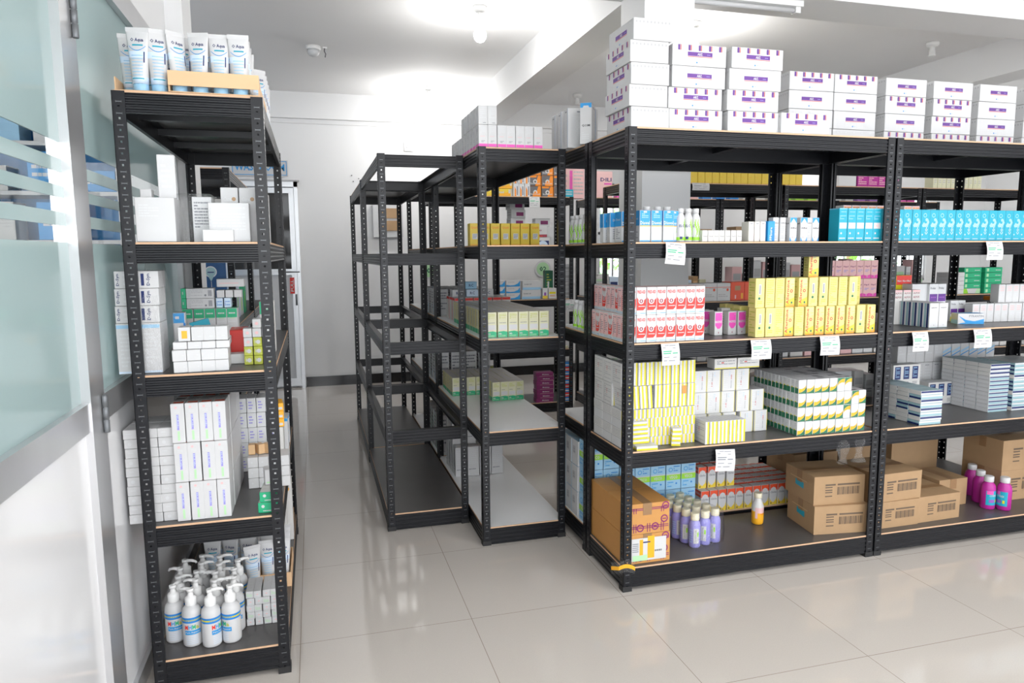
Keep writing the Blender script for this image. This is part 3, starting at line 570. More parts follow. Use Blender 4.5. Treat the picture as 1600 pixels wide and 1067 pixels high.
ALS=carton('allergy_side',.0415,.05,.118,'paleyellow',[('F','r','white',.35,.45,.62,.80),('F','b','inkgrey',.40,.48,.56,.77,5),('F','c','dgreen',.42,.32,.13),('F','l','gold',.2,.06,.75,.24,3),('L','l','olive',.15,.1,.85,.9,9)])
ALT=carton('allergy_text',.0415,.05,.118,'paleyellow',[('F','l','olive',.12,.08,.85,.95,14),('F','r','gold',.97,0,1,1),('L','l','olive',.15,.1,.85,.9,9)])
def alrow(us,kinds,v,y,k,d):
    for i,(u,t) in enumerate(zip(us,kinds)):
        p=px(u,v,'y',y); put(dict(F=ALF,S=ALS,T=ALT)[t],'allergy_carton',(p.x,y+.025,z2+.1185*k),random.uniform(-.02,.02),d+ORD[i]+' from left','box','yellow and orange allergy cartons')
alrow([1187,1203,1216.5,1232,1248,1264,1280,1296,1312,1328,1344,1360],'SSTFTFFFFFSF',522,.014,0,'yellow allergy carton in the bottom row, ')
alrow([1187,1203,1218,1234,1254,1270,1286,1301,1316,1332],'STTFFSSTTS',478,.02,1,'yellow allergy carton in the upper row, ')
p=px(1273,435,'y',.03); put(ALF,'allergy_carton',(p.x,.055,z2+.237),-.25,'single yellow and orange carton standing on top of the upper row','box','yellow and orange allergy cartons')
p0=px(1172,517,'y',.16); grid(ALT,'allergy_carton',(p0.x-.04,.17,z2),(1,3,1),(.045,.055,.1),'yellow carton in the receding end column beside the pink shield cartons',group='yellow and orange allergy cartons')
grid(ALT,'allergy_carton',(.76,.10,z2),(9,1,2),(.0425,.055,.1185),'plain yellow carton in the second rank of the allergy block',group='yellow and orange allergy cartons')
# right rack, level 2
BKs=carton('black_stripe_box',.049,.0325,.110,'white',[('L','r','navy',.50,.0,.80,1),('L','r','steelteal',.08,0,.40,1),('F','t','black','aerycor',.15,.78,.8,.83),('F','l','lgrey',.15,.35,.7,.68,5),('F','r','inkgrey',.5,.08,.54,.13),('F','r','steelteal',0,0,1,.025)],top='grey')
grid(BKs,'striped_carton',(1.520,.088,z2),(2,6,1),(.0505,.0335,.1),'upright white carton with striped side by the double posts',group='black and teal striped upright cartons',jit=.0006)
RB=carton('red_brown_box',.045,.05,.16,'offwhite',[('F','t','maroon','ALFOX',.1,.88,.9,.93),('F','t','maroon','ALFOX',.1,.76,.9,.82),('F','r','rose',0,.94,1,1)],top='rose')
for i,u in enumerate((1405,1419,1433)): p=px(u,465,'y',.24); put(RB,'brown_text_carton',(p.x,.27,z2),0,'pale carton with brown-red lettering behind the striped cartons, '+ORD[i]+' from left','box','brown-red lettered cartons')
RY=carton('red_yellow_box',.034,.05,.225,'yellow',[('F','r','red',0,.80,1,1),('F','r','red',.9,.5,1,1),('F','t','white','Mart',.2,.86,.9,.90),('F','c','orange',.5,.57,.3)],top='red')
for i,u in enumerate((1403,1411,1418)): p=px(u,450,'y',.33); put(RY,'red_yellow_carton',(p.x,.35,z2),0,'red and yellow carton at the rear beside the double posts, '+ORD[i]+' from left','box','red and yellow cartons')
WP=carton('purple_yellow_box',.050,.10,.185,'lgrey',[('F','r','purple',.05,.55,.95,.74),('F','r','yellow',.0,.0,1,.50),('F','t','inkgrey','Profex',.1,.86,.7,.92),('F','c','orange',.5,.25,.24),('F','l','violet',.2,.62,.8,.68,1)],side='lgrey',top='lgrey')
for i,u in enumerate((1458,1471)): p=px(u,471,'y',.25); put(WP,'purple_yellow_carton',(p.x,.30,z2),0,('tall grey-white carton with purple and yellow front, first of two','tall grey-white carton with purple and yellow front, outer one of two')[i],'box','purple and yellow fronted cartons')
put(carton('grey_tall',.10,.10,.185,'lgrey',[('F','l','grey',.1,.7,.5,.8,2)]),'grey_tall_carton',(px(1447,471,'y',.26).x-.03,.315,z2),0,'plain tall grey-white carton beside the purple and yellow pair','box')
WP2=carton('purple_yellow_low',.045,.06,.10,'lgrey',[('F','r','purple',.05,.35,.95,.6),('F','r','yellow',.0,.0,1,.22),('F','t','inkgrey','Profex',.1,.78,.7,.88)])
for i,u in enumerate((1491,1500)): p=px(u,480,'y',.28); put(WP2,'low_purple_carton',(p.x+.01*i,.31,z2),0,'low grey carton with purple band behind the lying blue carton, '+ORD[i]+' from left','box','low purple-banded cartons')
PY=carton('swoosh_box',.118,.06,.050,'white',[('F','r','azure',0,0,1,.30),('F','p','white',[(0,0),(0,.9),(.25,.55),(.5,.30),(.62,.22),(.4,.2),(.15,.12)]),('F','p','azure',[(.02,.8),(.3,.42),(.62,.28),(1,.5),(1,.2),(.6,.05),(.3,.15)]),('F','t','inkgrey','PYRANTIN',.42,.66,.96,.86),('L','r','sky',0,0,1,.4),('T','r','azure',.0,0,1,1),('T','r','sky',.0,.1,.4,.9)])
put(PY,'lying_carton',(px(1527,504,'y',.13).x-.02,.165,z2),-.35,'white lying carton with blue swoosh and small grey lettering','box')
WS=carton('white_small_row',.037,.05,.088,'white',[('F','l','rose',.2,.6,.8,.9,3),('F','l','lgrey',.2,.15,.8,.5,4),('F','r','lgrey',.98,0,1,1)],top='lgrey'); WSb=carton('white_blue_row',.037,.05,.088,'white',[('F','r','azure',.3,.0,.7,.5),('F','r','azure',.2,.6,.8,.9),('F','c','rose',.85,.7,.08)],top='lgrey')
grid(lambda i,j,k: WSb if i in (7,9,10) else WS,'white_row_carton',(1.905,.225,z2),(12,1,1),(.0385,.06,.09),'white carton in the low diagonal row behind the lying blue carton',group='white cartons at the right end',rz=-.12)
grid(lambda i,j,k: WSb if i>=4 else WS,'white_row_carton',(2.08,.245,z2+.0885),(8,1,1),(.0385,.06,.09),'white carton in the raised row at the right edge',group='white cartons at the right end, raised',rz=-.1)
put(carton('orange_flat',.09,.05,.02,'orange'),'orange_flat_box',(px(1555,473,'y',.36).x,.365,z2+.09),0,'small orange box lying behind the raised white row','box')
# ---- level 3
z3=ZA[3]+.001
YS=carton('yellow_spine',.0175,.088,.0925,'white',[('FK','r','yellow',.52,0,.92,1),('FK','r','inkgrey',.93,0,1,1),('FK','l','lgrey',.12,.2,.35,.8,6),('T','r','grey',.1,.0,1,1),('L','r','offwhite',0,0,1,1),('L','l','grey',.1,.1,.9,.9,9),('L','t','inkred','100',.4,.5,.5,.7,1),('R','l','grey',.1,.1,.9,.9,9)])  # ink-grey edge strip paints the shaded gap beside each carton
YS2=carton('yellow_spine_low',.0175,.0925,.0375,'white',[('FK','r','yellow',.0,0,.46,1),('FK','r','inkgrey',.9,0,1,1),('FK','r','rose',.6,.2,.7,.9),('T','r','grey',.2,.0,1,1),('L','r','offwhite',0,0,1,1),('L','l','grey',.1,.1,.9,.9,5)])  # grey right edge paints in the shade between neighbours
YS3=carton('yellow_spine_low_b',.0175,.0925,.0375,'white',[('FK','r','yellow',.52,0,1,1),('FK','r','inkgrey',.0,0,.08,1),('FK','r','rose',.3,.2,.4,.9),('T','r','grey',.2,.0,1,1)])  # grey left edge stands for the dark gap between cartons, painted on
Yx=.018; YY=.105
NC=18; dxs=.0181
grid(lambda i,j,k: YS2 if k%2 else YS3,'spine_carton',(Yx,YY,z3),(NC,1,4),(dxs,.1,.038),'thin yellow-striped carton in the low rows of the corner block',group='low yellow-striped cartons',jit=.0006)
for k,(zz,tl) in enumerate(((z3+.1525,-.07),(z3+.246,0))):
    for i in range(NC):
        if k==0 and i in (7,): continue
        put(YS,'spine_carton',(Yx+dxs*i+(.012 if k==0 and i<7 else 0),YY+(.004 if i%2 else 0),zz),0,'upright yellow-striped carton, '+('lower','upper')[k]+' tall row of the corner block, '+ORD[i]+' from left','box','upright yellow-striped cartons',rot=(0,tl if (k==0 and i<7) else (.012 if k==0 else 0),0))
for j in range(1,3):
    for k in range(4): put(YS2 if k%2 else YS3,'spine_carton',(Yx,YY+.094*j,z3+.038*k),0,'thin yellow-striped carton on the rack end side, '+ORD[j]+' rank back, '+ORD[k]+' layer up','box','low yellow-striped cartons')
    for k in range(2): put(YS,'spine_carton',(Yx,YY+.092*j,z3+.1525+.0935*k),0,'upright yellow-striped carton on the rack end side, '+ORD[j]+' rank back, '+('lower','upper')[k]+' row','box','upright yellow-striped cartons')
put(carton('orange_note',.019,.001,.032,'kraftorange'),'sticky_note',(px(1070,608,'y',.055).x,.058,z3+.205),0,'small orange-brown square stuck on the yellow-striped block','note')
FL=carton('flat_yellow',.088,.05,.0175,'white',[('F','r','yellow',0,.0,1,.45),('L','r','yellow',0,0,1,.45),('R','r','yellow',0,0,1,.45),('T','l','lgrey',.1,.2,.9,.8,4),('F','r','black',0,.93,1,1)])
for i,(dx,dy,r) in enumerate(((0,0,.02),(.004,.002,-.02),(-.003,.0,.05),(0,.003,-.03),(-.004,0,.02),(-.006,0,.0))): put(FL,'flat_carton',(.075+dx,.065+dy,z3+.018*i),r,'yellow and white carton lying in the flat pile behind the corner post, '+ORD[i]+' up','box','flat yellow and white cartons')
put(FL,'flat_carton',(.098,.028,z3),-.05,'yellow and white carton lying loose in front of the flat pile','box','flat yellow and white cartons')
FS=carton('flat_small',.036,.06,.0175,'white',[('F','r','yellow',0,0,1,.5),('R','r','yellow',0,0,1,.5),('L','r','yellow',0,0,1,.5),('T','l','lgrey',.1,.2,.9,.8,3)])
for i in range(4): put(FS,'flat_carton',(.243,.055,z3+.018*i),-.35+.05*i,'small yellow and white carton in the little angled pile, '+ORD[i]+' up','box','little angled pile of cartons')
grid(YS,'spine_carton',(.365,.055,z3),(10,1,1),(.0181,.1,.09),'upright yellow-striped carton in the short front row at mid shelf',group='short front row of yellow-striped cartons')
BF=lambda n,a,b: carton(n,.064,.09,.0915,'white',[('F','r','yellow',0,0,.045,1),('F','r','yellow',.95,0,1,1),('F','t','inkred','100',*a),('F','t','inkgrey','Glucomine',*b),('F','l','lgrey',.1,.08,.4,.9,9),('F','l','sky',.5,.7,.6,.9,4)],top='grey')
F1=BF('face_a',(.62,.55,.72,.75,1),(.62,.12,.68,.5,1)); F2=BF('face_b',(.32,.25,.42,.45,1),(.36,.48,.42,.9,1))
for k,xs_ in enumerate(((.405,.475,.545,.628,.698),(.400,.468,.536,.608,.678),(.400,.466,.537,.603))):
    for i,x in enumerate(xs_): put((F1,F2)[(i+k)%2],'wide_face_carton',(x,.185,z3+.0925*k),random.uniform(-.03,.03),'white yellow-edged carton with red 100, '+('bottom','middle','top')[k]+' row of the wide block, '+ORD[i]+' from left','box','wide white yellow-edged cartons')
for i in range(2): put(carton('lying_wide%d'%i,.105,.06,.045,'offwhite',[('F','l','inkgrey',.1,.4,.9,.8,3),('F','r','yellow',.0,0,1,.12),('F','r','inkred',.3,.55,.42,.65)],top='grey'),'lying_wide_carton',(.52+.11*i,.17,z3+.279),0,('pale carton lying atop the wide block','pale carton lying atop the wide block beside the tag')[i],'box','cartons lying on the wide block')
grid(YS,'spine_carton',(.385,.21,z3+.279),(7,1,1),(.0181,.1,.09),'upright yellow-striped carton in shade on top of the wide block',group='yellow-striped cartons atop the wide block',jit=.0005,keep=lambda i,j,k: i<5) if 0 else None
GWa=[('F','p','dgreen',[(0,0),(1,0),(1,.50),(.8,.28),(.5,.15),(.2,.10),(0,.10)]),('F','p','amber',[(0,.10),(.2,.10),(.5,.16),(.8,.29),(1,.52),(1,.60),(.75,.44),(.4,.36),(.12,.38),(0,.34)]),('F','l','lgrey',.15,.45,.75,.9,7)]
GWb=[('F','p','dgreen',[(1,1),(0,1),(0,.50),(.2,.72),(.5,.85),(.8,.90),(1,.90)]),('F','p','amber',[(1,.90),(.8,.90),(.5,.84),(.2,.71),(0,.48),(0,.40),(.25,.56),(.6,.64),(.88,.62),(1,.66)]),('F','l','lgrey',.25,.1,.85,.55,7)]
sd=lambda lo:[('LR','r','dgreen',0,0 if lo else .6,1,.4 if lo else 1),('LR','r','yellow',0,.40 if lo else .54,.5,.46 if lo else .6),('LR','l','grey',.3,.55 if lo else .1,.7,.9 if lo else .5,3)]
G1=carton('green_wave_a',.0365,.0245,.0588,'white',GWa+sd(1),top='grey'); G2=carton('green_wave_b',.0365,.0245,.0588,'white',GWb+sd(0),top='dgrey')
gx,gy=.808,.03
random.seed(3)
grid(lambda i,j,k: (G2 if random.random()<(.45 if k==3 and i>2 else (.25 if i>5 else .03)) else G1) if i else G1,'green_wave_carton',(gx,gy,z3),(9,12,4),(.0378,.0262,.0594),'white carton with green wave in the big right-hand block',group='green and yellow wave cartons',
     keep=lambda i,j,k: (j==0 and (k<3 or i<7)) or (i==0) or (k==3 and i<7) or (k==2 and i>=6 and j<9), jit=.0011)
grid(lambda i,j,k: G2 if (i+j)%3==0 else G1,'green_wave_carton',(.70,.20,z3+.18),(2,6,1),(.033,.026,.06),'dark-topped carton in the tuck between the wide block and the green block',group='cartons tucked beside the green block') if 0 else None
grid(G1,'green_wave_carton',(1.085,.17,z3+.10),(3,5,1),(.0378,.03,.06),'grey-topped carton in the lower shaded part of the green block by the posts',group='shaded wave cartons by the posts') if 0 else None
# right rack, level 3: flat striped cartons in stacks
FTa=carton('flat_teal_a',.118,.066,.0188,'white',[('FK','r','navy',0,.50,1,.92),('FK','r','steelteal',0,0,1,.12),('LR','r','offwhite',0,0,1,1),('T','l','grey',.1,.2,.9,.8,6)],top='steelteal')
FTb=carton('flat_teal_b',.118,.066,.0188,'steelteal',[('FK','r','white',0,.55,1,1),('LR','r','navy',0,.05,1,.45),('LR','r','steelteal',0,.5,1,1)],top='grey')
def stack(x,y,nx,ny,nz,desc,grp,rz=0):
    random.seed(int(x*100))
    grid(lambda i,j,k: FTa if random.random()<.55 else FTb,'flat_striped_carton',(x,y,z3),(nx,ny,nz),(.12,.068,.0193),desc,group=grp,jit=.0015,rz=rz)
stack(1.475,.045,1,4,8,'flat carton with black and teal stripes in the near low stack','flat striped cartons, near stack')
stack(1.40 if 0 else 1.475,.317,1,1,9,'flat striped carton at the rear of the near low stack','flat striped cartons, near stack rear') if 0 else None
random.seed(5)
FTw=carton('flat_white_side',.118,.066,.0188,'white',[('FK','r','steelteal',0,0,1,.5),('FK','r','navy',0,.55,1,.85),('LR','l','lgrey',.1,.3,.9,.6,1)],top='dgrey')
grid(lambda i,j,k: FTw if k<9 else FTa,'flat_striped_carton',(1.985,.155,z3),(1,4,12),(.12,.068,.0193),'flat white-sided striped carton in the tall right stack',group='flat striped cartons, tall stack',jit=.001)
grid(lambda i,j,k: FTb if (k*3+i)%4 else FTa,'flat_striped_carton',(2.125,.15,z3),(2,3,12),(.122,.068,.0193),'flat striped carton in the stack at the right edge',group='flat striped cartons, edge stack',jit=.001)
NB=carton('navy_label_box',.058,.06,.115,'offwhite',[('F','r','navy',.15,.38,.75,.92),('F','l','sky',.25,.45,.65,.88,6),('F','l','inkgrey',.2,.1,.7,.28,3),('F','r','navy',0,0,1,.04)],top='lgrey')
for i,u in enumerate((1403,1415,1427)): p=px(u,592,'y',.32); put(NB,'navy_label_carton',(p.x+.006*i,.35,z3+.10),0,'off-white carton with navy label on the shaded pile by the double posts, '+ORD[i]+' from left','box','navy label cartons, upper')
grid(carton('pile_base',.07,.06,.095,'lgrey'),'shaded_carton',(px(1405,592,'y',.32).x,.35,z3),(3,1,1),(.072,.06,.1),'grey-white carton carrying the navy label cartons',group='shaded base cartons')
for i,u in enumerate((1447,1458,1469)): p=px(u,620,'y',.34); put(NB,'navy_label_carton',(p.x+.01*i+.03,.36,z3),0,'off-white carton with navy label at the rear of the shelf, '+ORD[i]+' from left','box','navy label cartons, lower')
TWl=carton('tall_back_white',.055,.06,.19,'white',[('F','l','lgrey',.15,.2,.8,.9,9),('F','l','inkgrey',.15,.9,.6,.94,1)]); TWb=carton('tall_back_blue',.055,.06,.19,'white',[('F','p','sky',[(0,.2),(1,.32),(1,.38),(0,.26)]),('F','p','azure',[(0,.12),(1,.24),(1,.27),(0,.15)]),('F','l','lgrey',.2,.5,.8,.9,4)])
grid(lambda i,j,k: TWl if i<5 else TWb,'tall_back_carton',(1.72,.44+.03,.577),(11,1,2),(.057,.06,.1915),'tall white carton in the wall behind the flat stacks',group='tall white cartons at the back')
# ---- level 4
z4=ZA[4]+.001
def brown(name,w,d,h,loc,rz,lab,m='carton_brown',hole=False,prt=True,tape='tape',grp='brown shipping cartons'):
    r=root(name,loc,rz,lab,'box',grp); mb=MB(); mb.box(-w/2,-d/2,0,w/2,d/2,h,m)
    put(mb.mesh('body'),'body',parent=r)
    mb=MB(); mb.box(-w/2-.0005,-d/2-.0005,h,w/2+.0005,-.001,h+.003,m); mb.box(-w/2-.0005,.001,h,w/2+.0005,d/2+.0005,h+.003,m); put(mb.mesh('flap'),'flap',parent=r)
    mb=MB(); tw=.019
    if w>d*.9: mb.box(-w/2-.001,-tw,h+.003,w/2+.001,tw,h+.0036,tape); mb.box(-w/2-.0014,-tw,h-.05,-w/2-.0006,tw,h+.0036,tape); mb.box(w/2+.0006,-tw,h-.05,w/2+.0014,tw,h+.0036,tape)
    else: mb.box(-tw,-d/2-.001,h+.003,tw,d/2+.001,h+.0036,tape); mb.box(-tw,-d/2-.0014,h-.045,tw,-d/2-.0006,h+.0036,tape)
    put(mb.mesh('tape'),'tape',parent=r)
    if prt:
        mb=MB(); y=-d/2-.0012; q=lambda a,b,c,e: mb.face([(-w/2+w*a,y,h*b),(-w/2+w*c,y,h*b),(-w/2+w*c,y,h*e),(-w/2+w*a,y,h*e)],'inkbrown')
        for i in range(14): a=.46+.032*i; q(a,.34,a+.014+(.008 if i%3==0 else 0),.62)
        for i,(a,c) in enumerate(((.22,.42),(.46,.9))): q(a,.68,c,.74)
        for b_ in (.6,.5,.42,.28): q(.22,b_,.36,b_+.04)
        put(mb.mesh('print'),'print',parent=r,label='dark printed barcode and text')
    if hole:
        mb=MB(); x=-w/2-.0012; mb.face([(x,.03,h*.45),(x,-.035,h*.40),(x,-.035,h*.62),(x,.03,h*.66)],'teal'); mb.box(x-.001,-.06,h*.70,x,.07,h*.73,'cardboard'); put(mb.mesh('hand_hole'),'hand_hole',parent=r,label='cut-out showing turquoise goods')
    return r
brown('shipping_carton',.20,.35,.118,(.114,.200,z4),0,'lower orange-brown carton at the corner with a torn white label','carton_orange',prt=False)
ucb=brown('shipping_carton',.195,.35,.122,(.112,.200,z4+.1225),0,'upper orange-brown carton at the corner with yellowish tape on top','carton_orange',prt=False)
def marks(par,w,d,h,sheet):
    mb=MB(); y=-d/2-.0009
    def ring(cx,cz,r,m='plum'):
        n=20; 
        for i in range(n):
            a0,a1=2*math.pi*i/n,2*math.pi*(i+1)/n; mb.face([(cx+r*math.cos(a0),y,cz+r*math.sin(a0)),(cx+r*math.cos(a1),y,cz+r*math.sin(a1)),(cx+r*.68*math.cos(a1),y,cz+r*.68*math.sin(a1)),(cx+r*.68*math.cos(a0),y,cz+r*.68*math.sin(a0))],m)
    for z in (h*.18,h*.24,h*.80,h*.85): mb.box(-w/2+.002,y-.0002,z,w/2-.004,y,z+.003,'plum')
    for x in (-.06,-.05,.0,.01,.06,.07): mb.box(x,y-.0002,h*.05,x+.003,y,h*.35,'plum'); mb.box(x,y-.0002,h*.7,x+.003,y,h*.88,'plum')
    for cx,cz in ((-.03,h*.2),(.035,h*.22),(.08,h*.9),(.075,h*.45)): ring(cx,cz,.016); mb.box(cx-.008,y-.0003,cz-.002,cx+.008,y,cz+.002,'plum')
    put(mb.mesh('printed_straps'),'printed_straps',parent=par,label='dark plum printed pattern')
    if sheet:
        mb=MB(); mb.box(-.07,-d/2-.003,.012,.082,-d/2-.002,.105,'white'); mb.box(-.035,-d/2-.0035,.03,-.02,-d/2-.003,.10,'amber'); mb.box(.0,-d/2-.0035,.02,.03,-d/2-.003,.112,'amber'); mb.box(-.065,-d/2-.0036,.012,.0,-d/2-.003,.035,'ltgreen')
        mb.box(-.02,-d/2-.0036,.085,.012,-d/2-.003,.09,'navy'); [mb.box(.032+.004*i,-d/2-.0036,.045,.034+.004*i,-d/2-.003,.052,'black') for i in range(8)]
        [mb.box(-.066,-d/2-.0036,.05+.008*i,-.04,-d/2-.003,.053+.008*i,'inkgrey') for i in range(5)]
        put(mb.mesh('paper_label'),'paper_label',parent=par,label='torn white paper label with amber tape')
for o in list(COL.objects):
    if o.get('label','').startswith('lower orange-brown'): marks(o,.20,.35,.118,True)
marks(ucb,.195,.35,.122,False)
mb=MB(); n=10
for i in range(n):
    f=lambda t,z:(-.045+.085*t,-.012-.012*math.sin(t*2.4)+(.03 if t<.2 else 0)*(.2-t)*5,z+.02*math.sin(t*3.0))
    a,b_=i/n,(i+1)/n; mb.face([f(a,.075),f(b_,.075),f(b_,.125),f(a,.125)],'plastic_film',True); mb.face([tuple(Vector(f(a,.092))+Vector((0,-.001,0))),tuple(Vector(f(b_,.092))+Vector((0,-.001,0))),tuple(Vector(f(b_,.108))+Vector((0,-.001,0))),tuple(Vector(f(a,.108))+Vector((0,-.001,0)))],'amber',True)
tag(put(mb.mesh('tape_strip'),'loose_tape_strip',(0,0,0)),'loose strip of clear and amber tape stuck round the corner post foot','tape')
# purple bottles in film
A=Vector((.378,.115,z4)); u1=Vector((-.012,.054,0)); u2=Vector((.055,.012,0))
pbb=bottle_mesh('body',[(.021,0),(.0245,.005),(.0245,.045),(.0235,.05),(.0245,.055),(.0245,.095),(.021,.108),(.015,.116),(.015,.12)],'lilac'); pbc=bottle_mesh('cap',[(.0175,.117),(.0185,.119),(.0185,.145),(.0165,.148)],'capcream')
mb=MB(); arc(mb,.0245,-.5,.45,.02,.085,'white',.0004); 
for i in range(6): arc(mb,.0245,-1.5,-.7,.025+.01*i,.028+.01*i,'sky',.0005,4)
add_text(mb,'LACTULOSE',lambda u,v:(.0252*math.sin(-.22+.2*(1-v)),-.0252*math.cos(-.22+.2*(1-v)),.024+.055*u),'inkgrey'); arc(mb,.0245,.1,.38,.05,.07,'lime',.0006)
pbl=mb.mesh('label')
for a in range(5):
    for b_ in range(3):
        p=A+u1*a+u2*b_; r=root('purple_bottle',p,random.uniform(-.9,.9),'lilac bottle with cream cap in the film-wrapped pack, '+ORD[a]+' rank back, '+ORD[b_]+' from left','bottle','film-wrapped lilac bottles')
        put(pbb,'body',parent=r); put(pbc,'cap',parent=r); put(pbl,'label',parent=r)
mb=MB(); e1,e2=u1.normalized()*.028,u2.normalized()*.028; cs=[A-e1-e2,A-e1+u2*2+e2,A+u1*4+e1+u2*2+e2,A+u1*4+e1-e2]; R=[]
for z,s_ in ((.002,1.0),(.05,1.02),(.10,1.0),(.146,.95),(.153,.80)):
    c=sum(cs,Vector())/4; ring=[]
    for i in range(4):
        for t in range(6): q=cs[i].lerp(cs[(i+1)%4],t/6); q=c+(q-c)*(s_+random.uniform(-.012,.012)); ring.append((q.x,q.y,z4+z))
    R.append(ring)
mb.rings(R,'plastic_film',(False,True)); put(mb.mesh('shrink_film'),'shrink_wrap',(0,0,0),0,'clear crinkled shrink film round the lilac bottles','plastic film')
r=root('yellow_bottle',px(1183,817,'z',z4),0,'lone bottle with cream cap, white top and amber lower half','bottle')
put(bottle_mesh('body',[(.022,0),(.026,.005),(.0265,.02),(.0265,.062),(.0262,.085),(.019,.105),(.0145,.118),(.0145,.124)],['amber','amber','amber','offwhite','offwhite','offwhite','offwhite']),'body',parent=r)
put(bottle_mesh('cap',[(.017,.122),(.018,.124),(.018,.142),(.016,.145)],'capcream'),'cap',parent=r)
mb=MB(); arc(mb,.0265,-1.0,.9,.03,.08,'rose',.0004); arc(mb,.0265,-.6,.9,.022,.055,'amber',.0006); arc(mb,.0265,-.1,.7,.05,.052,'red',.0008); put(mb.mesh('label'),'label',parent=r)
# Chlofen boxes on the rear rack's bottom board
zc=.116
CH=carton('painkiller_box',.042,.055,.105,'white',[('FK','r','scarlet',0,.70,1,1),('FK','p','white',[(0,.2),(1,.2),(1,.6),(.8,.80),(.5,.86),(.2,.80),(0,.6)]),('FK','p','gold',[(0,0),(1,0),(1,.42),(.85,.25),(.5,.12),(.2,.2),(0,.34)]),('F','t','inkgrey','Chlofen',.12,.56,.88,.66),('F','c','black',.22,.09,.08),('F','l','inkgrey',.6,.06,.85,.12,2),('LR','r','scarlet',0,.7,1,1),('LR','t','white','Chlofen',.1,.8,.9,.9),('LR','r','gold',0,0,1,.2)])
CHt=carton('painkiller_box_top',.042,.055,.105,'white',[('T','r','lgrey',0,0,1,.75),('T','r','scarlet',0,.75,1,1),('FK','r','scarlet',0,.70,1,1),('FK','p','white',[(0,.2),(1,.2),(1,.6),(.8,.80),(.5,.86),(.2,.80),(0,.6)]),('FK','p','gold',[(0,0),(1,0),(1,.42),(.85,.25),(.5,.12),(.2,.2),(0,.34)]),('F','t','inkgrey','Chlofen',.12,.56,.88,.66),('F','c','black',.22,.09,.08),('LR','r','scarlet',0,.7,1,1),('LR','t','white','Chlofen',.1,.8,.9,.9),('LR','r','gold',0,0,1,.2)])
grid(CHt,'painkiller_carton',(.60,.435,zc),(12,5,1),(.0465,.066,.1),'orange, white and yellow carton in the low block on the bottom',group='orange, white and yellow cartons')
grid(CHt,'painkiller_carton',(.548,.44,zc+.106),(4,2,1),(.05,.066,.1),'orange, white and yellow carton on the raised part behind the tag',group='orange, white and yellow cartons, raised') if 0 else None
grid(CHt,'painkiller_carton',(.605,.47,zc+.106),(4,2,1),(.05,.066,.1),'orange, white and yellow carton on the raised part behind the tag',group='orange, white and yellow cartons, raised')
VS=carton('lime_band_box',.075,.10,.125,'sky',[('FL','r','lime',0,.36,1,.56),('FL','t','white','VISCO',.22,.40,.78,.52),('FL','c','blue',.7,.22,.06),('FL','c','azure',.3,.75,.14),('FL','c','sky',.3,.75,.10),('FL','l','azure',.1,.08,.5,.3,3),('FL','r','white',0,.56,.98,.6),('FL','l','blue',.5,.66,.9,.9,3)],top='paleblue')
grid(VS,'lime_band_carton',(.05,.47,zc),(7,1,3),(.078,.1,.127),'pale blue carton with lime band behind the orange-brown cartons',group='pale blue lime-banded cartons',keep=lambda i,j,k: k<(3 if i<2 else 2))
VE=carton('lime_band_end',.012,.095,.115,'white')
VL=carton('lime_band_side',.05,.082,.118,'white',[('L','r','grey',.25,.45,.62,.75),('L','l','inkgrey',.3,.48,.6,.72,4),('L','l','lgrey',.1,.1,.8,.36,5),('L','r','sky',.0,0,.08,1)],top='sky'); VL2=carton('lime_band_side_b',.05,.082,.118,'sky',[('L','r','lime',0,.4,1,.6),('L','r','lime',.6,.1,.9,.3),('L','l','blue',.1,.65,.9,.9,3)],top='sky')
grid(lambda i,j,k: VL2 if (j+k*3)%5==0 and k>1 else VL,'side_carton',(.034,.575,zc),(1,3,3),(.06,.083,.12),'grey-printed carton on the end of the rear corner rack',group='grey-printed cartons on the end')
# brown cartons at right
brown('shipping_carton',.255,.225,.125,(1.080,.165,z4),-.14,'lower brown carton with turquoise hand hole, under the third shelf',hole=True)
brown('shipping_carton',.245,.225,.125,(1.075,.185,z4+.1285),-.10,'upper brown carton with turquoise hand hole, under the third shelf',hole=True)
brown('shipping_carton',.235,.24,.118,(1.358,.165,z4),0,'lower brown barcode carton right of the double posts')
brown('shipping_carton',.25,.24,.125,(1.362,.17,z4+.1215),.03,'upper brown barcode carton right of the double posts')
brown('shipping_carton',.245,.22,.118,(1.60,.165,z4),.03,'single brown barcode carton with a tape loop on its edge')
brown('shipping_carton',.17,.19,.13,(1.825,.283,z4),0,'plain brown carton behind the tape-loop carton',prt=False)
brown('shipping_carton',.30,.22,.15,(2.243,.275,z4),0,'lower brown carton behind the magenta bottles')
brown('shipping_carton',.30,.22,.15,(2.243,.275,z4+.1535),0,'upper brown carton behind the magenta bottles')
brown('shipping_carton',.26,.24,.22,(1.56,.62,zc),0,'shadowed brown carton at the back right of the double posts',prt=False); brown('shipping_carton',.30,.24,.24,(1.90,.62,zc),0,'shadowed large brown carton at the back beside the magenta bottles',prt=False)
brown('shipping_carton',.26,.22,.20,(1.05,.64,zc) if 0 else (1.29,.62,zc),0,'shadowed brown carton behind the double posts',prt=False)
mgb=bottle_mesh('body',[(.033,0),(.0375,.006),(.0375,.098),(.034,.115),(.022,.13),(.02,.136)],'magenta',24); mgc=bottle_mesh('cap',[(.0235,.132),(.0245,.134),(.0245,.156),(.022,.159)],'white',24)
mb=MB(); arc(mb,.0375,-.9,1.1,.022,.092,'teal',.0004,12); arc(mb,.0375,-.8,.1,.075,.092,'pink',.0006); curved(mb,'COVIDEX',.0378,.064,.074,1.1,'white',.1); arc(mb,.0375,-.5,.3,.035,.05,'violet',.0007); arc(mb,.0375,.45,.75,.035,.05,'yellow',.0008); mgl=mb.mesh('label')
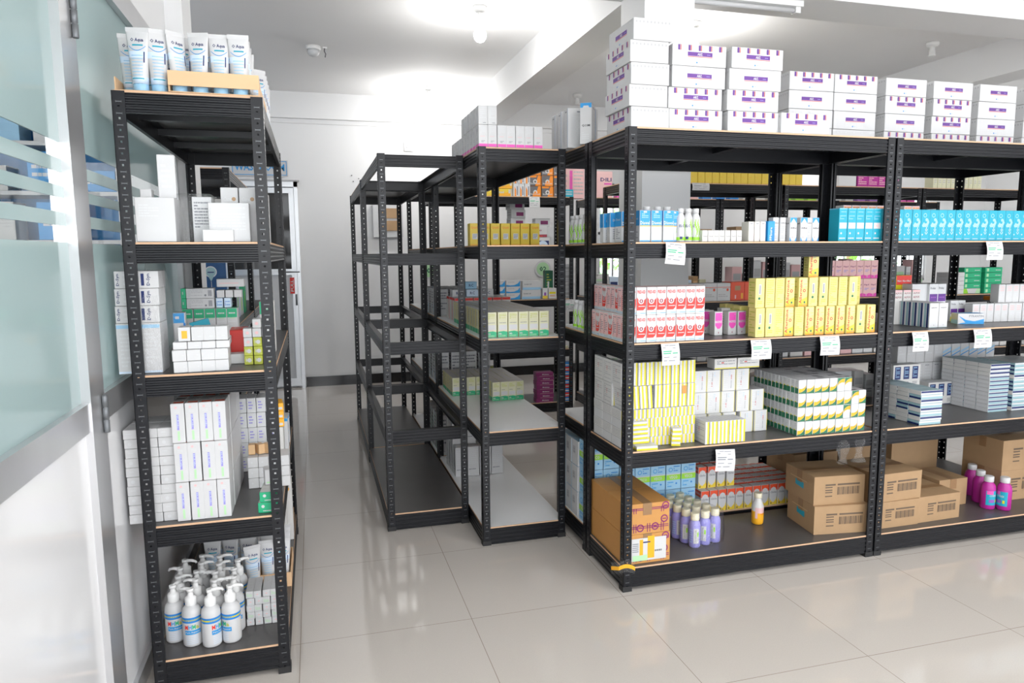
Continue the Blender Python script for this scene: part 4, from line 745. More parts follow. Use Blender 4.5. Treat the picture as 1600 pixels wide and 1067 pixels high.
for i,(u,v,rz) in enumerate(((1516,776,.9),(1529,787,1.0),(1542,797,-.2),(1567,799,-1.5))):
    r=root('magenta_bottle',px(u,v-4,'z',z4),rz,'magenta bottle with white cap and teal label, '+('rearmost','second from the rear','third, facing the front','nearest the rack front')[i],'bottle','magenta bottles'); r.scale=(.84,.84,1); put(mgb,'body',parent=r); put(mgc,'cap',parent=r); put(mgl,'label',parent=r)
# crumpled bags hanging under the third shelf
for i,(x,y) in enumerate(((1.005,.012),(1.095,.02))):
    mb=MB(); R=[]
    for k in range(6):
        z=-.10*k/5; w=.010+.012*math.sin(k*1.1+i)+.004*k; R.append([(w*math.cos(a*math.pi/4)*(1+.3*random.random()),w*.6*math.sin(a*math.pi/4)*(1+.4*random.random()),z+random.uniform(-.003,.003)) for a in range(8)])
    mb.rings(R,'plastic_film',(False,True)); put(mb.mesh('bag_end'),'plastic_bag',(x,y-.015,z3-.03),0,('clear crumpled plastic bag end hanging below the third shelf','shorter clear plastic bag end hanging beside the double posts')[i],'plastic bag')
mb=MB(); mb.lathe([(.014,0),(.017,.0015),(.014,.003),(.011,.0015),(.014,0)],'rose',18,cap=(False,False)); put(mb.mesh('ring'),'rubber_ring',px(1151,890,'z',.001),0,'small pinkish rubber ring lying on the tiles','ring')
# ------------------------------------------------------------------ narrow rack (white boards)
PB=carton('pink_base_box',.0405,.05,.094,'white',[('FLKR','r','hotpink',0,.02,1,.15),('F','l','lgrey',.2,.6,.8,.9,5),('F','l','rose',.2,.45,.7,.5,1),('F','l','inkgrey',.3,.2,.7,.3,2),('L','r','lgrey',.15,.2,.8,.95),('L','l','grey',.2,.3,.7,.9,8)]); PT=carton('pink_base_upper',.0405,.05,.080,'white',[('F','l','lgrey',.2,.3,.8,.9,6),('L','r','lgrey',.15,.05,.8,.95),('F','l','inkgrey',.5,.05,.8,.12,1)])
zb=ZB[0]+.001; bx,by=-.402,.632
grid(PB,'pink_base_carton',(bx,by,zb),(7,1,1),(.0415,.07,.1),'white carton with pink base on top of the narrow rack',group='pink-based cartons, front row',keep=lambda i,j,k:True)
for j in range(1,10): put(PB,'pink_base_carton',(bx,by+.063*j,zb),0,'pink-based white carton along the aisle edge of the rack top, '+ORD[j]+' back','box','pink-based cartons, side row')
for i in range(2): put(PT,'white_top_carton',(bx+.041*i,by,zb+.095),0,('white carton stacked on the front corner of the pink-based row','grey-flapped white carton stacked beside the corner one')[i],'box','upper white cartons on the pink-based row')
for j in range(1,6): put(PT,'white_top_carton',(bx,by+.063*j,zb+.095),0,'white carton stacked along the aisle edge on pink-based ones, '+ORD[j]+' behind the corner','box','upper white cartons on the pink-based row')
GV=carton('yellow_vit_box',.047,.06,.112,'gold',[('F','r','amber',0,0,1,.08),('F','t','orange','Gravit',.1,.76,.9,.88),('F','r','lgrey',.25,.3,.8,.55),('F','l','inkgrey',.3,.33,.75,.52,3),('F','r','gold',.0,.9,1,1)])
grid(GV,'yellow_vitamin_carton',(-.352,1.05,ZB[1]+.001),(7,1,1),(.052,.07,.1),'yellow vitamin carton with orange lettering on the narrow rack',group='yellow vitamin cartons')
GB=[('FK','r','green',0,0,1,.20),('FK','p','green',[(0,.2),(1,.2),(1,.22),(.6,.255),(0,.23)]),('F','t','white','Milk',.12,.12,.4,.18),('F','l','ltgreen',.12,.03,.8,.10,2),('F','l','olive',.15,.72,.85,.93,6),('F','l','inkgrey',.15,.55,.85,.60,1),('F','r','white',.1,.3,.9,.5),('F','l','rose',.2,.28,.8,.31,1),('LR','r','green',0,0,1,.2),('LR','r','paleyellow',0,.2,.4,1),('LR','l','grey',.45,.3,.9,.9,8)]
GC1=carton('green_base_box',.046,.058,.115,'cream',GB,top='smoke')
zb=ZB[2]+.001
grid(GC1,'green_base_carton',(-.365,.665,zb),(6,13,1),(.0492,.0605,.1),'green-based cream carton in the long block, middle board',group='green-based cartons, upper board',jit=.0012)
grid(carton('red_edge_box',.05,.08,.13,'offwhite',[('FLR','r','red',0,.88,1,1),('LR','r','red',.85,0,1,.9),('F','l','inkgrey',.2,.2,.8,.7,5)],top='grey'),'red_edge_carton',(-.345,1.52,zb),(6,3,1),(.055,.085,.1),'grey-topped carton with red edge behind the green-based block',group='red-edged cartons')
for i,(x,z,c,l) in enumerate(((-.33,.131,'white','white'),(-.25,.131,'paleblue','blue and white'),(-.16,.131,'white','white lettered'),(-.26,.175,'sky','pale blue'))): put(carton('odd%d'%i,.07,.06,.042,c,[('F','t','navy','RC',.3,.3,.7,.7)]),'small_carton',(x,1.60,zb+z),.05*i,l+' small carton lying on the red-edged cartons'+(', topmost' if i==3 else ''),'box','small cartons on the red-edged ones')
zb=ZB[3]+.001; GC2=carton('green_base_short',.044,.058,.105,'cream',GB,top='smoke')
grid(GC2,'green_base_carton',(-.195,1.27,zb),(4,10,1),(.0448,.0605,.1),'green-based cream carton in the right block on the lower white board',group='green-based cartons, lower board right block',keep=lambda i,j,k: j<8)
grid(GC2,'green_base_carton',(-.378,1.47,zb),(4,8,1),(.0455,.0605,.1),'green-based cream carton in the left block on the lower white board',group='green-based cartons, lower board left block',keep=lambda i,j,k: j<5)
WT=carton('white_tall_text',.066,.06,.17,'white',[('FL','l','lgrey',.1,.4,.9,.9,8),('FL','l','inkgrey',.1,.2,.7,.26,1),('L','r','grey',.2,.3,.8,.9)],top='grey')
zb=ZB[4]+.001
grid(WT,'white_text_carton',(-.372,1.40,zb),(4,4,1),(.070,.075,.17),'white text-printed carton on the bottom white board',group='white text-printed cartons, low row',keep=lambda i,j,k: i<4 and (j<3 or i<2))
grid(WT,'white_text_carton',(-.372,1.47,zb+.171),(2,3,1),(.070,.075,.17),'white text-printed carton stacked on the low row of the bottom board',group='white text-printed cartons, upper')
# goods in the second unit of the white-boarded row
for lv,h,c,lab in ((2,.16,'white','white'),(3,.19,'lgrey','grey-white'),(4,.24,'white','white and green')):
    me=carton('rear_%d'%lv,.075,.08,h,c,[('FL','l','inkgrey',.1,.2,.9,.9,7)]+([('L','r','green',.85,0,1,1)] if lv==4 else [('L','r','sky',.85,0,1,.4)]),top='grey')
    grid(me,'rear_carton',(-.37,1.93,ZB[lv]+.001),(4,5,1),(.088,.10,.1),lab+' carton on the second white-boarded rack, '+['','','third','fourth','bottom'][lv]+' board',group=lab+' cartons on the second white-boarded rack')
# ------------------------------------------------------------------ back wall racks
zg=ZB[0]+.001
OR=carton('orange_sound_box',.098,.06,.083,'orange',[('F','p','dgrey',[(.0,.0),(.5,.0),(.75,1),(0,1)]),('F','c','white',.5,.42,.18),('F','c','orange',.5,.40,.09),('F','r','orange',.28,.0,.72,.32),('F','t','white','Bone-Sound',.1,.17,.9,.32)])
OR2=carton('orange_sound_box_b',.098,.06,.083,'dgrey',[('F','p','orange',[(.5,0),(1,0),(1,1),(.75,1)]),('F','c','white',.5,.42,.18),('F','c','dgrey',.5,.40,.09),('F','t','white','Bone-Sound',.1,.17,.9,.32),('F','p','orange',[(0,.8),(.6,.8),(.65,1),(0,1)])])
grid(lambda i,j,k:(OR,OR2)[(i+k)%2],'orange_carton',(.635,3.19,zg),(3,1,4),(.104,.07,.0855),'orange and dark carton on the back rack',group='orange and dark cartons on the back rack')
YB=carton('yellow_long_box',.20,.06,.058,'gold',[('F','p','amber',[(0,0),(1,0),(1,.6),(.5,.3)]),('F','t','white','Vital',.3,.4,.7,.7),('F','r','white',.9,.4,.97,.9)])
for k in range(4): put(YB,'yellow_long_carton',(.33+.012*(k%2),3.19,zg+.06*k),0,'long yellow and orange carton beside the orange stack on the back rack, '+ORD[k]+' up','box','long yellow cartons')
ST=carton('sachet_box',.045,.06,.10,'lgrey',[('F','p','orange',[(.2,0),(.5,0),(.5,.5),(.2,.8)]),('F','r','inkgrey',.6,.1,.8,.8)])
grid(ST,'grey_orange_carton',(.475,3.19,zg),(3,1,2),(.047,.06,.101),'grey carton with orange stripe between yellow and orange stacks',group='grey and orange striped cartons')
PKs=carton('pink_stripe_wide',.16,.06,.31,'offwhite',[('F','r','hotpink',.55,.45,.66,.95),('F','r','hotpink',.60,.3,.72,.5),('F','l','lilac',.75,.4,.98,.9,5),('F','l','lgrey',.1,.3,.4,.8,3)])
put(PKs,'pink_striped_carton',(.905 if 0 else 1.03,3.24,zg),0,'tall pale pink carton with magenta vertical stripe on the back racks','box') if 0 else None
def bg(u0,u1,v0,v1,y,col,dec,name,lab,cat='box',grp=None,d=.06,top=None,z=None):
    a=px(u0,v1,'y',y); b=px(u1,v0,'y',y); zz=a.z if z is None else z; w=b.x-a.x; h=b.z-zz
    return put(carton(name+str(u0),w,d,h,col,dec,top=top),name,((a.x+b.x)/2,y+d/2,zz),0,lab,cat,grp)
ZG=ZB
bg(884,896.5,303,307.5,3.16,'teal',[('F','r','sky',.1,.2,.9,.8)],'teal_carton','small teal carton at the end of the orange-topped back rack',z=zg) if 0 else None
bg(880,896,296,308,3.15,'teal',[('F','l','white',.1,.2,.9,.8,2)],'teal_carton','small teal carton at the end of the orange-topped back rack',z=zg)
bg(876,913,262,308,3.30,'rose',[('F','r','hotpink',.38,.1,.50,.9),('F','l','grey',.55,.1,.95,.9,7),('F','l','grey',.05,.3,.3,.8,3)],'pink_striped_carton','tall pale pink carton with a magenta stripe seen beside the corner rack',z=zg)
bg(928,957,268,308,3.20,'rose',[('F','t','navy','DILI',.35,.62,.95,.76),('F','r','hotpink',.55,.5,.95,.56),('F','r','red',.02,.62,.14,.76),('F','r','white',.05,.66,.11,.72)],'pale_pink_carton','pale pink carton with dark lettering seen between the corner posts',z=zg)
bg(955,975,266,292,2.8,'gold',[('F','l','amber',.2,.3,.8,.7,2)],'yellow_carton','yellow carton beside the column above the middle rack',z=1.80) if 0 else None
TR=carton('red_band_box',.19,.06,.090,'white',[('F','r','maroon',0,.02,1,.26),('F','r','scarlet',.2,.08,.8,.14),('F','t','maroon','TERUP 60',.3,.55,.75,.72),('F','c','lgrey',.1,.8,.04)])
z=ZB[1]+.001
for i,(x,k,l) in enumerate(((.455,0,'lower left'),(.665,0,'lower right'),(.44,1,'upper left'),(.645,1,'upper right'))): put(TR,'red_banded_carton',(x,3.20,z+.0915*k),0,'white carton with dark red band on the back rack, '+l+' of four','box','red-banded cartons on the back rack')
put(carton('blue_arc_box',.13,.05,.065,'white',[('F','r','navy',.1,.3,.9,1),('F','c','paleblue',.5,.3,.34),('F','c','white',.5,.1,.25)]),'blue_arc_carton',(.69,3.155,z),0,'small white and blue arched carton in front of the red-banded ones','box')
PU=carton('plum_label_box',.13,.09,.068,'lgrey',[('F','r','plum',.35,.25,.85,.7),('L','l','grey',.1,.2,.9,.8,2)])
for k in range(3): put(PU,'plum_label_carton',(.515+(0,.004,-.006)[k],3.32,z+.092*2+.069*k-.0),.15,'grey carton with plum label, '+('bottom','middle','top')[k]+' of the short stack on the back rack','box','plum-labelled cartons')
put(PU,'plum_label_carton',(.74,3.33,z+.184),0,'grey carton with plum label lying beside the short stack','box','plum-labelled cartons')
grid(carton('hidden_base',.13,.12,.182,'lgrey'),'grey_base_carton',(.50,3.335,z),(3,1,1),(.135,.1,.1),'plain grey carton under the plum-labelled ones',group='plain grey base cartons')
z=ZB[2]+.001
BW=carton('blue_wave_box',.12,.06,.052,'white',[('F','p','azure',[(0,0),(1,0),(1,.95),(.85,.5),(.6,.25),(.3,.2),(0,.3)]),('F','l','inkgrey',.15,.65,.6,.75,1)])
BWn=carton('blue_wave_small',.065,.06,.052,'white',[('F','p','azure',[(0,0),(1,0),(1,.95),(.6,.4),(0,.2)])])
for k in range(3): 
    put(BWn,'blue_wave_carton',(.345,3.20,z+.053*k),0,'short white carton with blue wave on the back rack, '+('bottom','middle','top')[k],'box','short blue wave cartons'); put(BW,'blue_wave_carton',(.445,3.20,z+.053*k),0,'long white carton with blue wave on the back rack, '+('bottom','middle','top')[k],'box','long blue wave cartons')
RB2=carton('pale_blue_band',.16,.06,.075,'white',[('F','r','sky',0,0,1,.28),('F','t','inkgrey','RABICIP',.1,.55,.5,.68)])
for k in range(2): put(RB2,'pale_band_carton',(.60+.006*k,3.20,z+.0765*k),0,'white carton with pale blue base beside the blue wave cartons, '+('lower','upper')[k],'box','pale blue based cartons')
put(carton('yb1',.045,.05,.088,'lgrey',[('F','r','gold',0,.0,1,.3),('F','r','violet',.3,.3,.7,.6)]),'yellow_base_carton',(.72,3.19,z),0,'small grey carton with yellow foot beside the pale blue based ones','box'); put(carton('yb2',.07,.05,.088,'offwhite',[('F','r','yellow',.1,.45,.9,.65),('F','l','orange',.2,.2,.8,.35,2)]),'yellow_band_carton',(.785,3.19,z),0,'small white carton with yellow band on the back rack','box')
put(carton('dg1',.07,.06,.23,'dgreen',[('F','l','olive',.2,.1,.8,.9,8),('F','r','lgrey',.3,.3,.5,.6)]),'dark_green_carton',(.80,3.33,z),0,'tall dark green carton at the end of the back rack','box')
WGs=carton('grey_round_box',.11,.08,.07,'lgrey',[('F','r','grey',.4,.4,.7,.7),('F','l','grey',.2,.1,.8,.25,1)])
for k in range(4): put(WGs,'grey_carton',(.915,3.22,z+.071*k),0,'pale grey carton in the stack at the end of the back rack, '+ORD[k]+' up','box','pale grey end stack')
GT=carton('green_text_box',.10,.06,.058,'offwhite',[('F','r','ltgreen',.1,.4,.8,.6),('F','l','green',.1,.2,.8,.3,1)])
for i,(u,y_,k) in enumerate(((1.21,3.2,0),(1.21,3.2,1),(1.22,3.2,2),(1.33,3.2,0))): put(GT,'green_text_carton',(u,y_,z+.059*k),0,('bottom','middle','top','outer')[i]+' white and green carton of the pile seen behind the corner rack','box','white and green cartons behind the corner')
z=ZB[3]+.001
for i,(x,w,c) in enumerate(((.2,.10,'amber'),(.42,.22,'cream'),(.64,.16,'kraftorange'),(.83,.18,'cream'))): put(carton('thin%d'%i,w,.06,.022,c,[('F','l','inkgrey',.2,.3,.8,.7,1)]),'thin_carton',(x,3.18,z),0,('amber','cream','orange-brown','pale cream')[i]+' thin carton lying flat on the third board of the back rack','box','thin flat cartons on the back rack')
z=ZB[4]+.001
PS=carton('plum_box',.15,.09,.036,'plum',[('F','t','white','Melatas',.35,.35,.75,.65),('F','r','rose',.2,.05,.95,.1),('L','l','violet',.1,.3,.9,.7,1)])
for k in range(7): put(PS,'plum_carton',(.71+.004*(k%2),3.19,z+.0368*k),.04*((k%3)-1),'plum carton in the stack on the bottom board of the back rack, '+ORD[k]+' up','box','plum cartons stacked on the back rack')
for k in range(9): put(carton('rb%d'%k,.10,.09,.036,'red' if k%2 else 'blue',[('F','r','white',.2,.3,.7,.6)]) if k<2 else bpy.data.meshes['rb%d'%(k%2)],'red_blue_carton',(.905,3.19,z+.0368*k),0,('red' if k%2 else 'blue')+' and white carton in the stack beside the plum one, '+ORD[k]+' up','box','red and blue cartons stacked on the back rack')
GNb=carton('olive_tall',.11,.08,.30,'olive',[('F','l','dgreen',.1,.1,.9,.9,9)])
put(GNb,'olive_carton',(.30,3.34,z),0,'tall olive green carton at the back of the lowest board','box'); put(carton('oliv2',.09,.08,.26,'cream',[('F','r','dgreen',.1,.2,.9,.5),('F','c','yellow',.5,.3,.1)]),'green_yellow_carton',(.18,3.33,z),0,'cream and dark green carton beside the tall olive one','box')
for i,(x,c,cc) in enumerate(((.34,'white','red'),(.44,'white','violet'),(.40,'lgrey','scarlet'))):
    r=root('pill_tub',(x,3.20+(.09 if i==2 else 0),z),0,'white tub with '+('red','violet','orange-red')[i]+' lid on the lowest back board','tub','lidded tubs'); put(bottle_mesh('body',[(.035,0),(.038,.01),(.038,.075),(.033,.085)],c),'body',parent=r); put(bottle_mesh('lid',[(.036,.083),(.037,.087),(.037,.108),(.03,.112)],cc),'lid',parent=r)
# more stock on the far racks (seen through the front rows)
def fill(x0,x1,y,z,kinds,desc,grp,h=(.08,.2)):
    x=x0; i=0
    while x<x1:
        c,dc=kinds[i%len(kinds)]; w=random.uniform(.05,.11); hh=random.uniform(*h)
        put(carton('stock_%s_%d_%d'%(desc[:4],int(z*100),i),w,.12,hh,c,[('F','r',dc,.1,.5,.9,.75),('F','l','inkgrey',.2,.2,.8,.4,2)]),'stock_carton',(x+w/2,y,z+.001),0,c.replace('lgrey','pale grey').replace('offwhite','off-white').replace('paleyellow','pale yellow').replace('paleblue','pale blue')+' carton '+desc+', '+ORD[min(i,23)]+' from left','box',grp); x+=w+random.uniform(.002,.02); i+=1
random.seed(11)
ZF=[1.80,1.375,.992,.565,.1]
YF=carton('yellow_block_box',.0535,.09,.075,'gold',[('F','l','amber',.2,.55,.8,.62,1),('F','r','amber',.97,0,1,1),('F','r','amber',0,0,1,.04)])
grid(YF,'yellow_carton',(.935,1.985,1.801),(25,1,2),(.0555,.1,.076),'yellow carton in the long row above the middle rack',group='yellow cartons on the middle rack',keep=lambda i,j,k: i<24)
put(carton('paleb',.15,.1,.13,'lgrey'),'grey_carton',(2.62,1.99,1.801),0,'pale grey carton right of the long yellow row','box')
PPu=carton('plum_shiny',.09,.08,.12,'magenta',[('F','l','rose',.1,.1,.9,.9,7)])
grid(PPu,'plum_shiny_carton',(2.76,1.99,1.801),(4,1,1),(.092,.1,.1),'shiny plum carton at the right of the yellow row',group='shiny plum cartons')
grid(carton('cream_row',.04,.08,.10,'cream',[('F','l','grey',.2,.2,.8,.8,4)]),'cream_carton',(3.42,1.99,1.801),(11,1,1),(.042,.1,.1),'cream carton in the far right top row',group='cream cartons far right',)
for i in range(24):
    c,dc=(('hotpink','rose'),('rose','hotpink'),('blue','sky'),('offwhite','blue'),('lime','white'),('white','ltgreen'),('violet','rose'))[(i//3)%7]
    put(carton('backtop_%d'%i,.088,.07,.06,c,[('F','l',dc,.1,.3,.9,.7,2)]),'back_top_carton',(1.40+.135*i if i<20 else 4.1+.1*(i-20),3.2,ZB[0]+.001),0,dict(hotpink='deep pink',rose='pale pink',blue='blue',offwhite='off-white',lime='lime',white='white',violet='violet')[c]+' carton on top of the far back racks, '+ORD[i%24]+' from left','box','cartons on top of the far back racks')
# middle rack goods
z=ZF[2]+.001
RW=carton('red_line_box',.105,.12,.125,'lgrey',[('F','r','scarlet',0,.75,1,.78),('F','c','scarlet',.78,.62,.09),('F','l','inkgrey',.4,.68,.9,.72,1),('F','l','grey',.1,.2,.8,.4,2)],top='smoke')
grid(RW,'red_line_carton',(1.11,2.02,z),(6,1,1),(.107,.1,.1),'grey-white carton with orange-red line, seen between column and yellow cartons',group='red-line cartons on the middle rack')
ORr=carton('orange_pack',.11,.12,.13,'scarlet',[('F','r','kraft',.3,.55,.7,.8),('F','r','amber',.75,.1,.9,.4),('F','r','rose',.3,.1,.4,.3)])
grid(ORr,'orange_red_pack',(1.755,2.02,z),(3,1,1),(.112,.1,.1),'orange-red carton with brown square on the middle rack',group='orange-red packs on the middle rack')
MG=carton('pink_wave_box',.062,.08,.135,'rose',[('F','p','hotpink',[(0,0),(1,0),(1,.22),(.5,.15),(0,.2)]),('F','t','plum','Hepcf',.15,.6,.85,.72),('F','c','white',.5,.1,.07),('F','l','lilac',.2,.35,.8,.5,2)],top='smoke')
grid(MG,'pink_wave_carton',(2.34,2.0,z),(10,1,2),(.064,.1,.137),'pale pink carton with magenta foot on the middle rack',group='magenta-footed cartons on the middle rack',keep=lambda i,j,k: i>2 or k==0)
GD=carton('dark_green_flat',.17,.12,.040,'green',[('F','r','dgreen',0,0,1,.06),('F','l','white',.6,.3,.9,.6,1),('F','r','ltgreen',.08,.2,.2,.8)],top='dgreen')
gxr,gxl,gxw=px(1549,455,'y',1.97).x,px(1520,455,'y',1.97).x,px(1492,455,'y',1.97).x
for k in range(5):
    put(GD,'green_flat_carton',(gxr,2.02,z+.041*k),0,'green flat carton in the right pile on the far rack, '+ORD[k]+' up','box','green flat cartons, right pile')
    if k: put(GD,'green_flat_carton',(gxl,2.04,z+.041*k),0,'green flat carton in the left pile on the far rack, '+ORD[k]+' up','box','green flat cartons, left pile')
put(carton('lime_front',.17,.12,.040,'white',[('F','p','lime',[(0,0),(.3,0),(.2,1),(0,1)]),('F','p','ltgreen',[(.7,0),(1,0),(1,1),(.8,1)])]),'lime_carton',(gxl,2.04,z),0,'white and lime carton under the left green pile','box')
WF=carton('white_flat',.15,.12,.033,'white',[('F','l','grey',.1,.3,.7,.6,1)])
for k in range(5): put(WF,'white_flat_carton',(gxw,2.02,z+.034*k),0,'white flat carton beside the green flat ones, '+ORD[k]+' up','box','white flat cartons on the far rack')
fill(1.0,2.0,2.05,ZF[1],[('offwhite','lgrey'),('lgrey','grey'),('kraft','tan')],'on the second board of the middle rack','second board of the middle rack',(.06,.14))
fill(2.15,4.3,2.05,ZF[3],[('lgrey','grey'),('offwhite','violet'),('rose','hotpink'),('lgrey','green')],'on the fourth board of the far middle racks','fourth board of the far middle racks',(.12,.3))
fill(.95,2.0,2.05,ZF[3],[('lgrey','grey'),('offwhite','blue')],'on the fourth board behind the column','fourth board of the middle rack',(.15,.3))
fill(1.25,2.35,.62,.577,[('lgrey','grey'),('offwhite','lgrey'),('lgrey','violet')],'on the rack behind the double posts','rear rack by the double posts',(.1,.16)) if 0 else None
fill(.85,1.15,.62,.577,[('lgrey','green'),('offwhite','grey')],'in shade behind the green block','shaded cartons behind the green block',(.12,.2))
fill(1.22,1.65,.62,.577,[('lgrey','grey'),('offwhite','grey')],'in shade behind the double posts','shaded cartons behind the double posts',(.1,.2))
fill(1.2,2.3,3.25,ZB[2],[('offwhite','grey'),('paleblue','navy'),('kraft','tan'),('cream','orange')],'on the third board of the far back rack','third board of the far back rack',(.08,.2))
fill(2.4,4.6,3.25,ZB[2],[('lgrey','grey'),('rose','grey'),('lgrey','ltgreen')],'on the third board of the last back racks','third board of the last back racks',(.1,.3))
fill(1.2,2.3,3.25,ZB[4],[('kraft','tan'),('lgrey','green')],'on the lowest board of the far back rack','lowest board of the far back rack',(.15,.3))
# ------------------------------------------------------------------ left foreground rack
zl=ZL[0]+.001; xl=-1.6522; yl=-.1947
def tray(w,d,h,loc,rz,lab,t=.003,grp=None,hb=None,f0=None,f1=None):
    mb=MB(); hb=hb or h
    mb.box(-w/2,-d/2,0,w/2,d/2,t,'tray_card'); mb.box(-w/2,-d/2,f0 or t,w/2,-d/2+t,f1 or h,'tray_card'); mb.box(-w/2,d/2-t,t,w/2,d/2,hb,'tray_card'); mb.box(-w/2,-d/2+t,t,-w/2+t,d/2-t,h,'tray_card'); mb.box(w/2-t,-d/2+t,t,w/2,d/2-t,h,'tray_card')
    return put(mb.mesh('tray'),'cardboard_tray',loc,rz,lab,'tray',grp)
def tube_parts():
    mb=MB(); R=[]; H_=.165
    for k in range(9):
        t=k/8; a=.0215+(.0305-.0215)*t; b=.0215*(1-t)**.75+.0008; z=.022+(H_-.022)*t
        R.append([(a*math.cos(2*math.pi*j/20), b*math.sin(2*math.pi*j/20), z) for j in range(20)])
    mb.rings(R,['paleblue','white','white','white','paleblue','white','white','white'],(True,False)); mb.box(-.0305,-.0009,H_,.0305,.0009,H_+.012,'white'); body=mb.mesh('body')
    mb=MB(); mb.lathe([(.0200,0),(.0210,.002),(.0210,.021),(.0195,.023)],'sky',20); cap=mb.mesh('cap')
    def pt(u,z):
        t=(z-.022)/(H_-.022); b=.0215*(1-t)**.75+.0008; a=.0215+.009*t; x=u*a; return (x,-b*math.sqrt(max(0,1-(x/a)**2))-.0006,z)
    mb=MB()
    def strip(u0,u1,z0_,z1_,m,n=6,cv=0):
        for i in range(n):
            a,b_=u0+(u1-u0)*i/n,u0+(u1-u0)*(i+1)/n; f=lambda u:cv*(u*u)
            mb.face([pt(a,z0_+f(a)),pt(b_,z0_+f(b_)),pt(b_,z1_+f(b_)),pt(a,z1_+f(a))],m)
    add_text(mb,'O Aqua',lambda u,v:pt(-.6+1.2*u,.135+.013*v),'navy'); strip(-.45,.55,.126,.130,'teal'); strip(-.8,.8,.112,.114,'azure',8,.02)
    for i in range(7): strip(-.6,.55,.098-.009*i,.1005-.009*i,'sky')
    strip(-.7,.7,.034,.037,'teal'); strip(.62,.74,.08,.11,'navy',2)
    return body,cap,mb.mesh('label')
tbm,tcm,tlm=tube_parts()
def tube_(loc,rz,lab,grp,sc=1,tilt=0):
    r=root('lotion_tube',loc,rz,lab,'tube',grp); r.rotation_euler=(tilt,0,rz); r.scale=(sc,sc,sc)
    put(tbm,'body',parent=r); put(tcm,'cap',parent=r); put(tlm,'label',parent=r); return r
tray(.385,.34,.040,(xl+.197,yl+.195,zl),0,'wide cardboard tray on top of the left foreground rack',f1=.005)
tray(.245,.30,.060,(xl+.262,yl+.172,zl+.0035),.03,'smaller cardboard tray holding lotion tubes, set on the wide tray',f0=.019)
k=0
for i,(dx,dy,rz,nm) in enumerate(((.030,.12,.1,'leftmost, half hidden'),(.068,.052,-.15,'tallest at the front left'),(.116,.055,.2,'front, beside the small tray'),(.045,.20,.3,'at the left rear'),(.095,.13,-.2,'behind the front pair'),(.10,.22,.1,'rear, left of the small tray'))): tube_((xl+dx,yl+dy,zl+.004),rz,'white and blue lotion tube in the wide tray, '+nm,'lotion tubes on the left rack',1.0,.03 if i else 0)
for j in range(4):
    for i in range(4): tube_((xl+.170+.055*i+random.uniform(-.003,.003),yl+.055+.066*j,zl+.007),random.uniform(-.35,.35)+(.9 if (i==0 and j==0) else 0),'white and blue lotion tube in the small tray, '+ORD[i]+' from left, '+ORD[j]+' rank back','lotion tubes in the small tray',.98,random.uniform(-.06,.06))
for j in range(5): tube_((xl+.365,yl+.40+.07*j,zl),.6,'white lotion tube beyond the trays along the aisle edge, '+ORD[j]+' back','lotion tubes beyond the trays',.95)
zl=ZL[1]+.001
LW=lambda n,w,d,h,dec=(),c='white': carton(n,w,d,h,c,dec)
put(LW('lw1',.105,.12,.127,[('F','l','lgrey',.1,.55,.6,.85,5)]),'white_carton',(xl+.088,yl+.075,zl),0,'large square white carton at the left on the upper board of the foreground rack','box')
put(LW('lw2',.048,.045,.125,[('F','l','lgrey',.2,.2,.8,.8,5)]),'tall_white_carton',(xl+.115,yl+.08,zl+.128),.12,'tall narrow white carton standing on the large square one','box')
put(LW('lw3',.03,.04,.025),'tiny_white_carton',(xl+.060,yl+.07,zl+.128),0,'tiny white carton beside the tall narrow one','box')
put(LW('lw4',.055,.10,.135,[('F','l','inkgrey',.1,.3,.9,.9,9)],'lgrey'),'grey_text_carton',(xl+.205,yl+.135,zl),0,'grey-printed carton in clear film in the middle of the upper board','box')
put(LW('lw5',.055,.10,.135,[('F','l','maroon',.2,.7,.7,.76,1)],'offwhite'),'red_text_carton',(xl+.258,yl+.21,zl),0,'off-white carton with small red print, half behind the film','box')
put(LW('lw6',.115,.05,.115,[('F','l','lgrey',.1,.2,.9,.9,9)]),'white_text_carton',(xl+.285,yl+.06,zl),0,'wide white carton with fine print in front of the two logo cartons','box')
put(LW('lw7',.085,.04,.035,[('F','r','lgrey',.8,.2,.95,.5)]),'low_white_carton',(xl+.255,yl+.028,zl),0,'low white carton lying in front of the wide one','box')
for i in range(2): put(LW('lw8%d'%i,.050,.06,.165,[('F','t','lgrey','Care',.15,.75,.6,.83),('F','c','kraft',.75,.79,.12)]),'logo_carton',(xl+.283+.053*i,yl+.125,zl),0,('tall white carton with round brown logo','tall white carton with round brown logo, nearer the post')[i],'box','tall white logo cartons')
put(LW('lw9',.006,.10,.165,(),'dgrey'),'dark_leaflet',(xl+.369,yl+.12,zl),0,'thin dark sleeve standing beside the logo cartons','leaflet'); put(LW('lw10',.018,.10,.15),'white_carton',(xl+.384,yl+.14,zl),0,'narrow white carton beside the right post on the upper board','box')
def bagfilm(x0,y0,z0,x1,y1,z1,lab,pk=.0):
    mb=MB(); R=[]; n=24
    for k in range(7):
        t=k/6; s_=1-(pk*max(0,t-.6)/.4); ring=[]
        for j in range(n):
            a=2*math.pi*j/n; cx,cy=math.cos(a),math.sin(a); m=max(abs(cx),abs(cy)); rx,ry=cx/m,cy/m
            ring.append(((x0+x1)/2+(x1-x0)/2*rx*s_*(1+random.uniform(-.03,.03)),(y0+y1)/2+(y1-y0)/2*ry*s_*(1+random.uniform(-.03,.03)),z0+(z1-z0)*t))
        R.append(ring)
    mb.rings(R,'plastic_film',(False,True)); return put(mb.mesh('film'),'plastic_bag',(0,0,0),0,lab,'plastic bag')
bagfilm(xl+.145,yl+.03,zl+.001,xl+.235,yl+.20,zl+.14,'clear film bag round the grey-printed carton')
zl=ZL[2]+.001
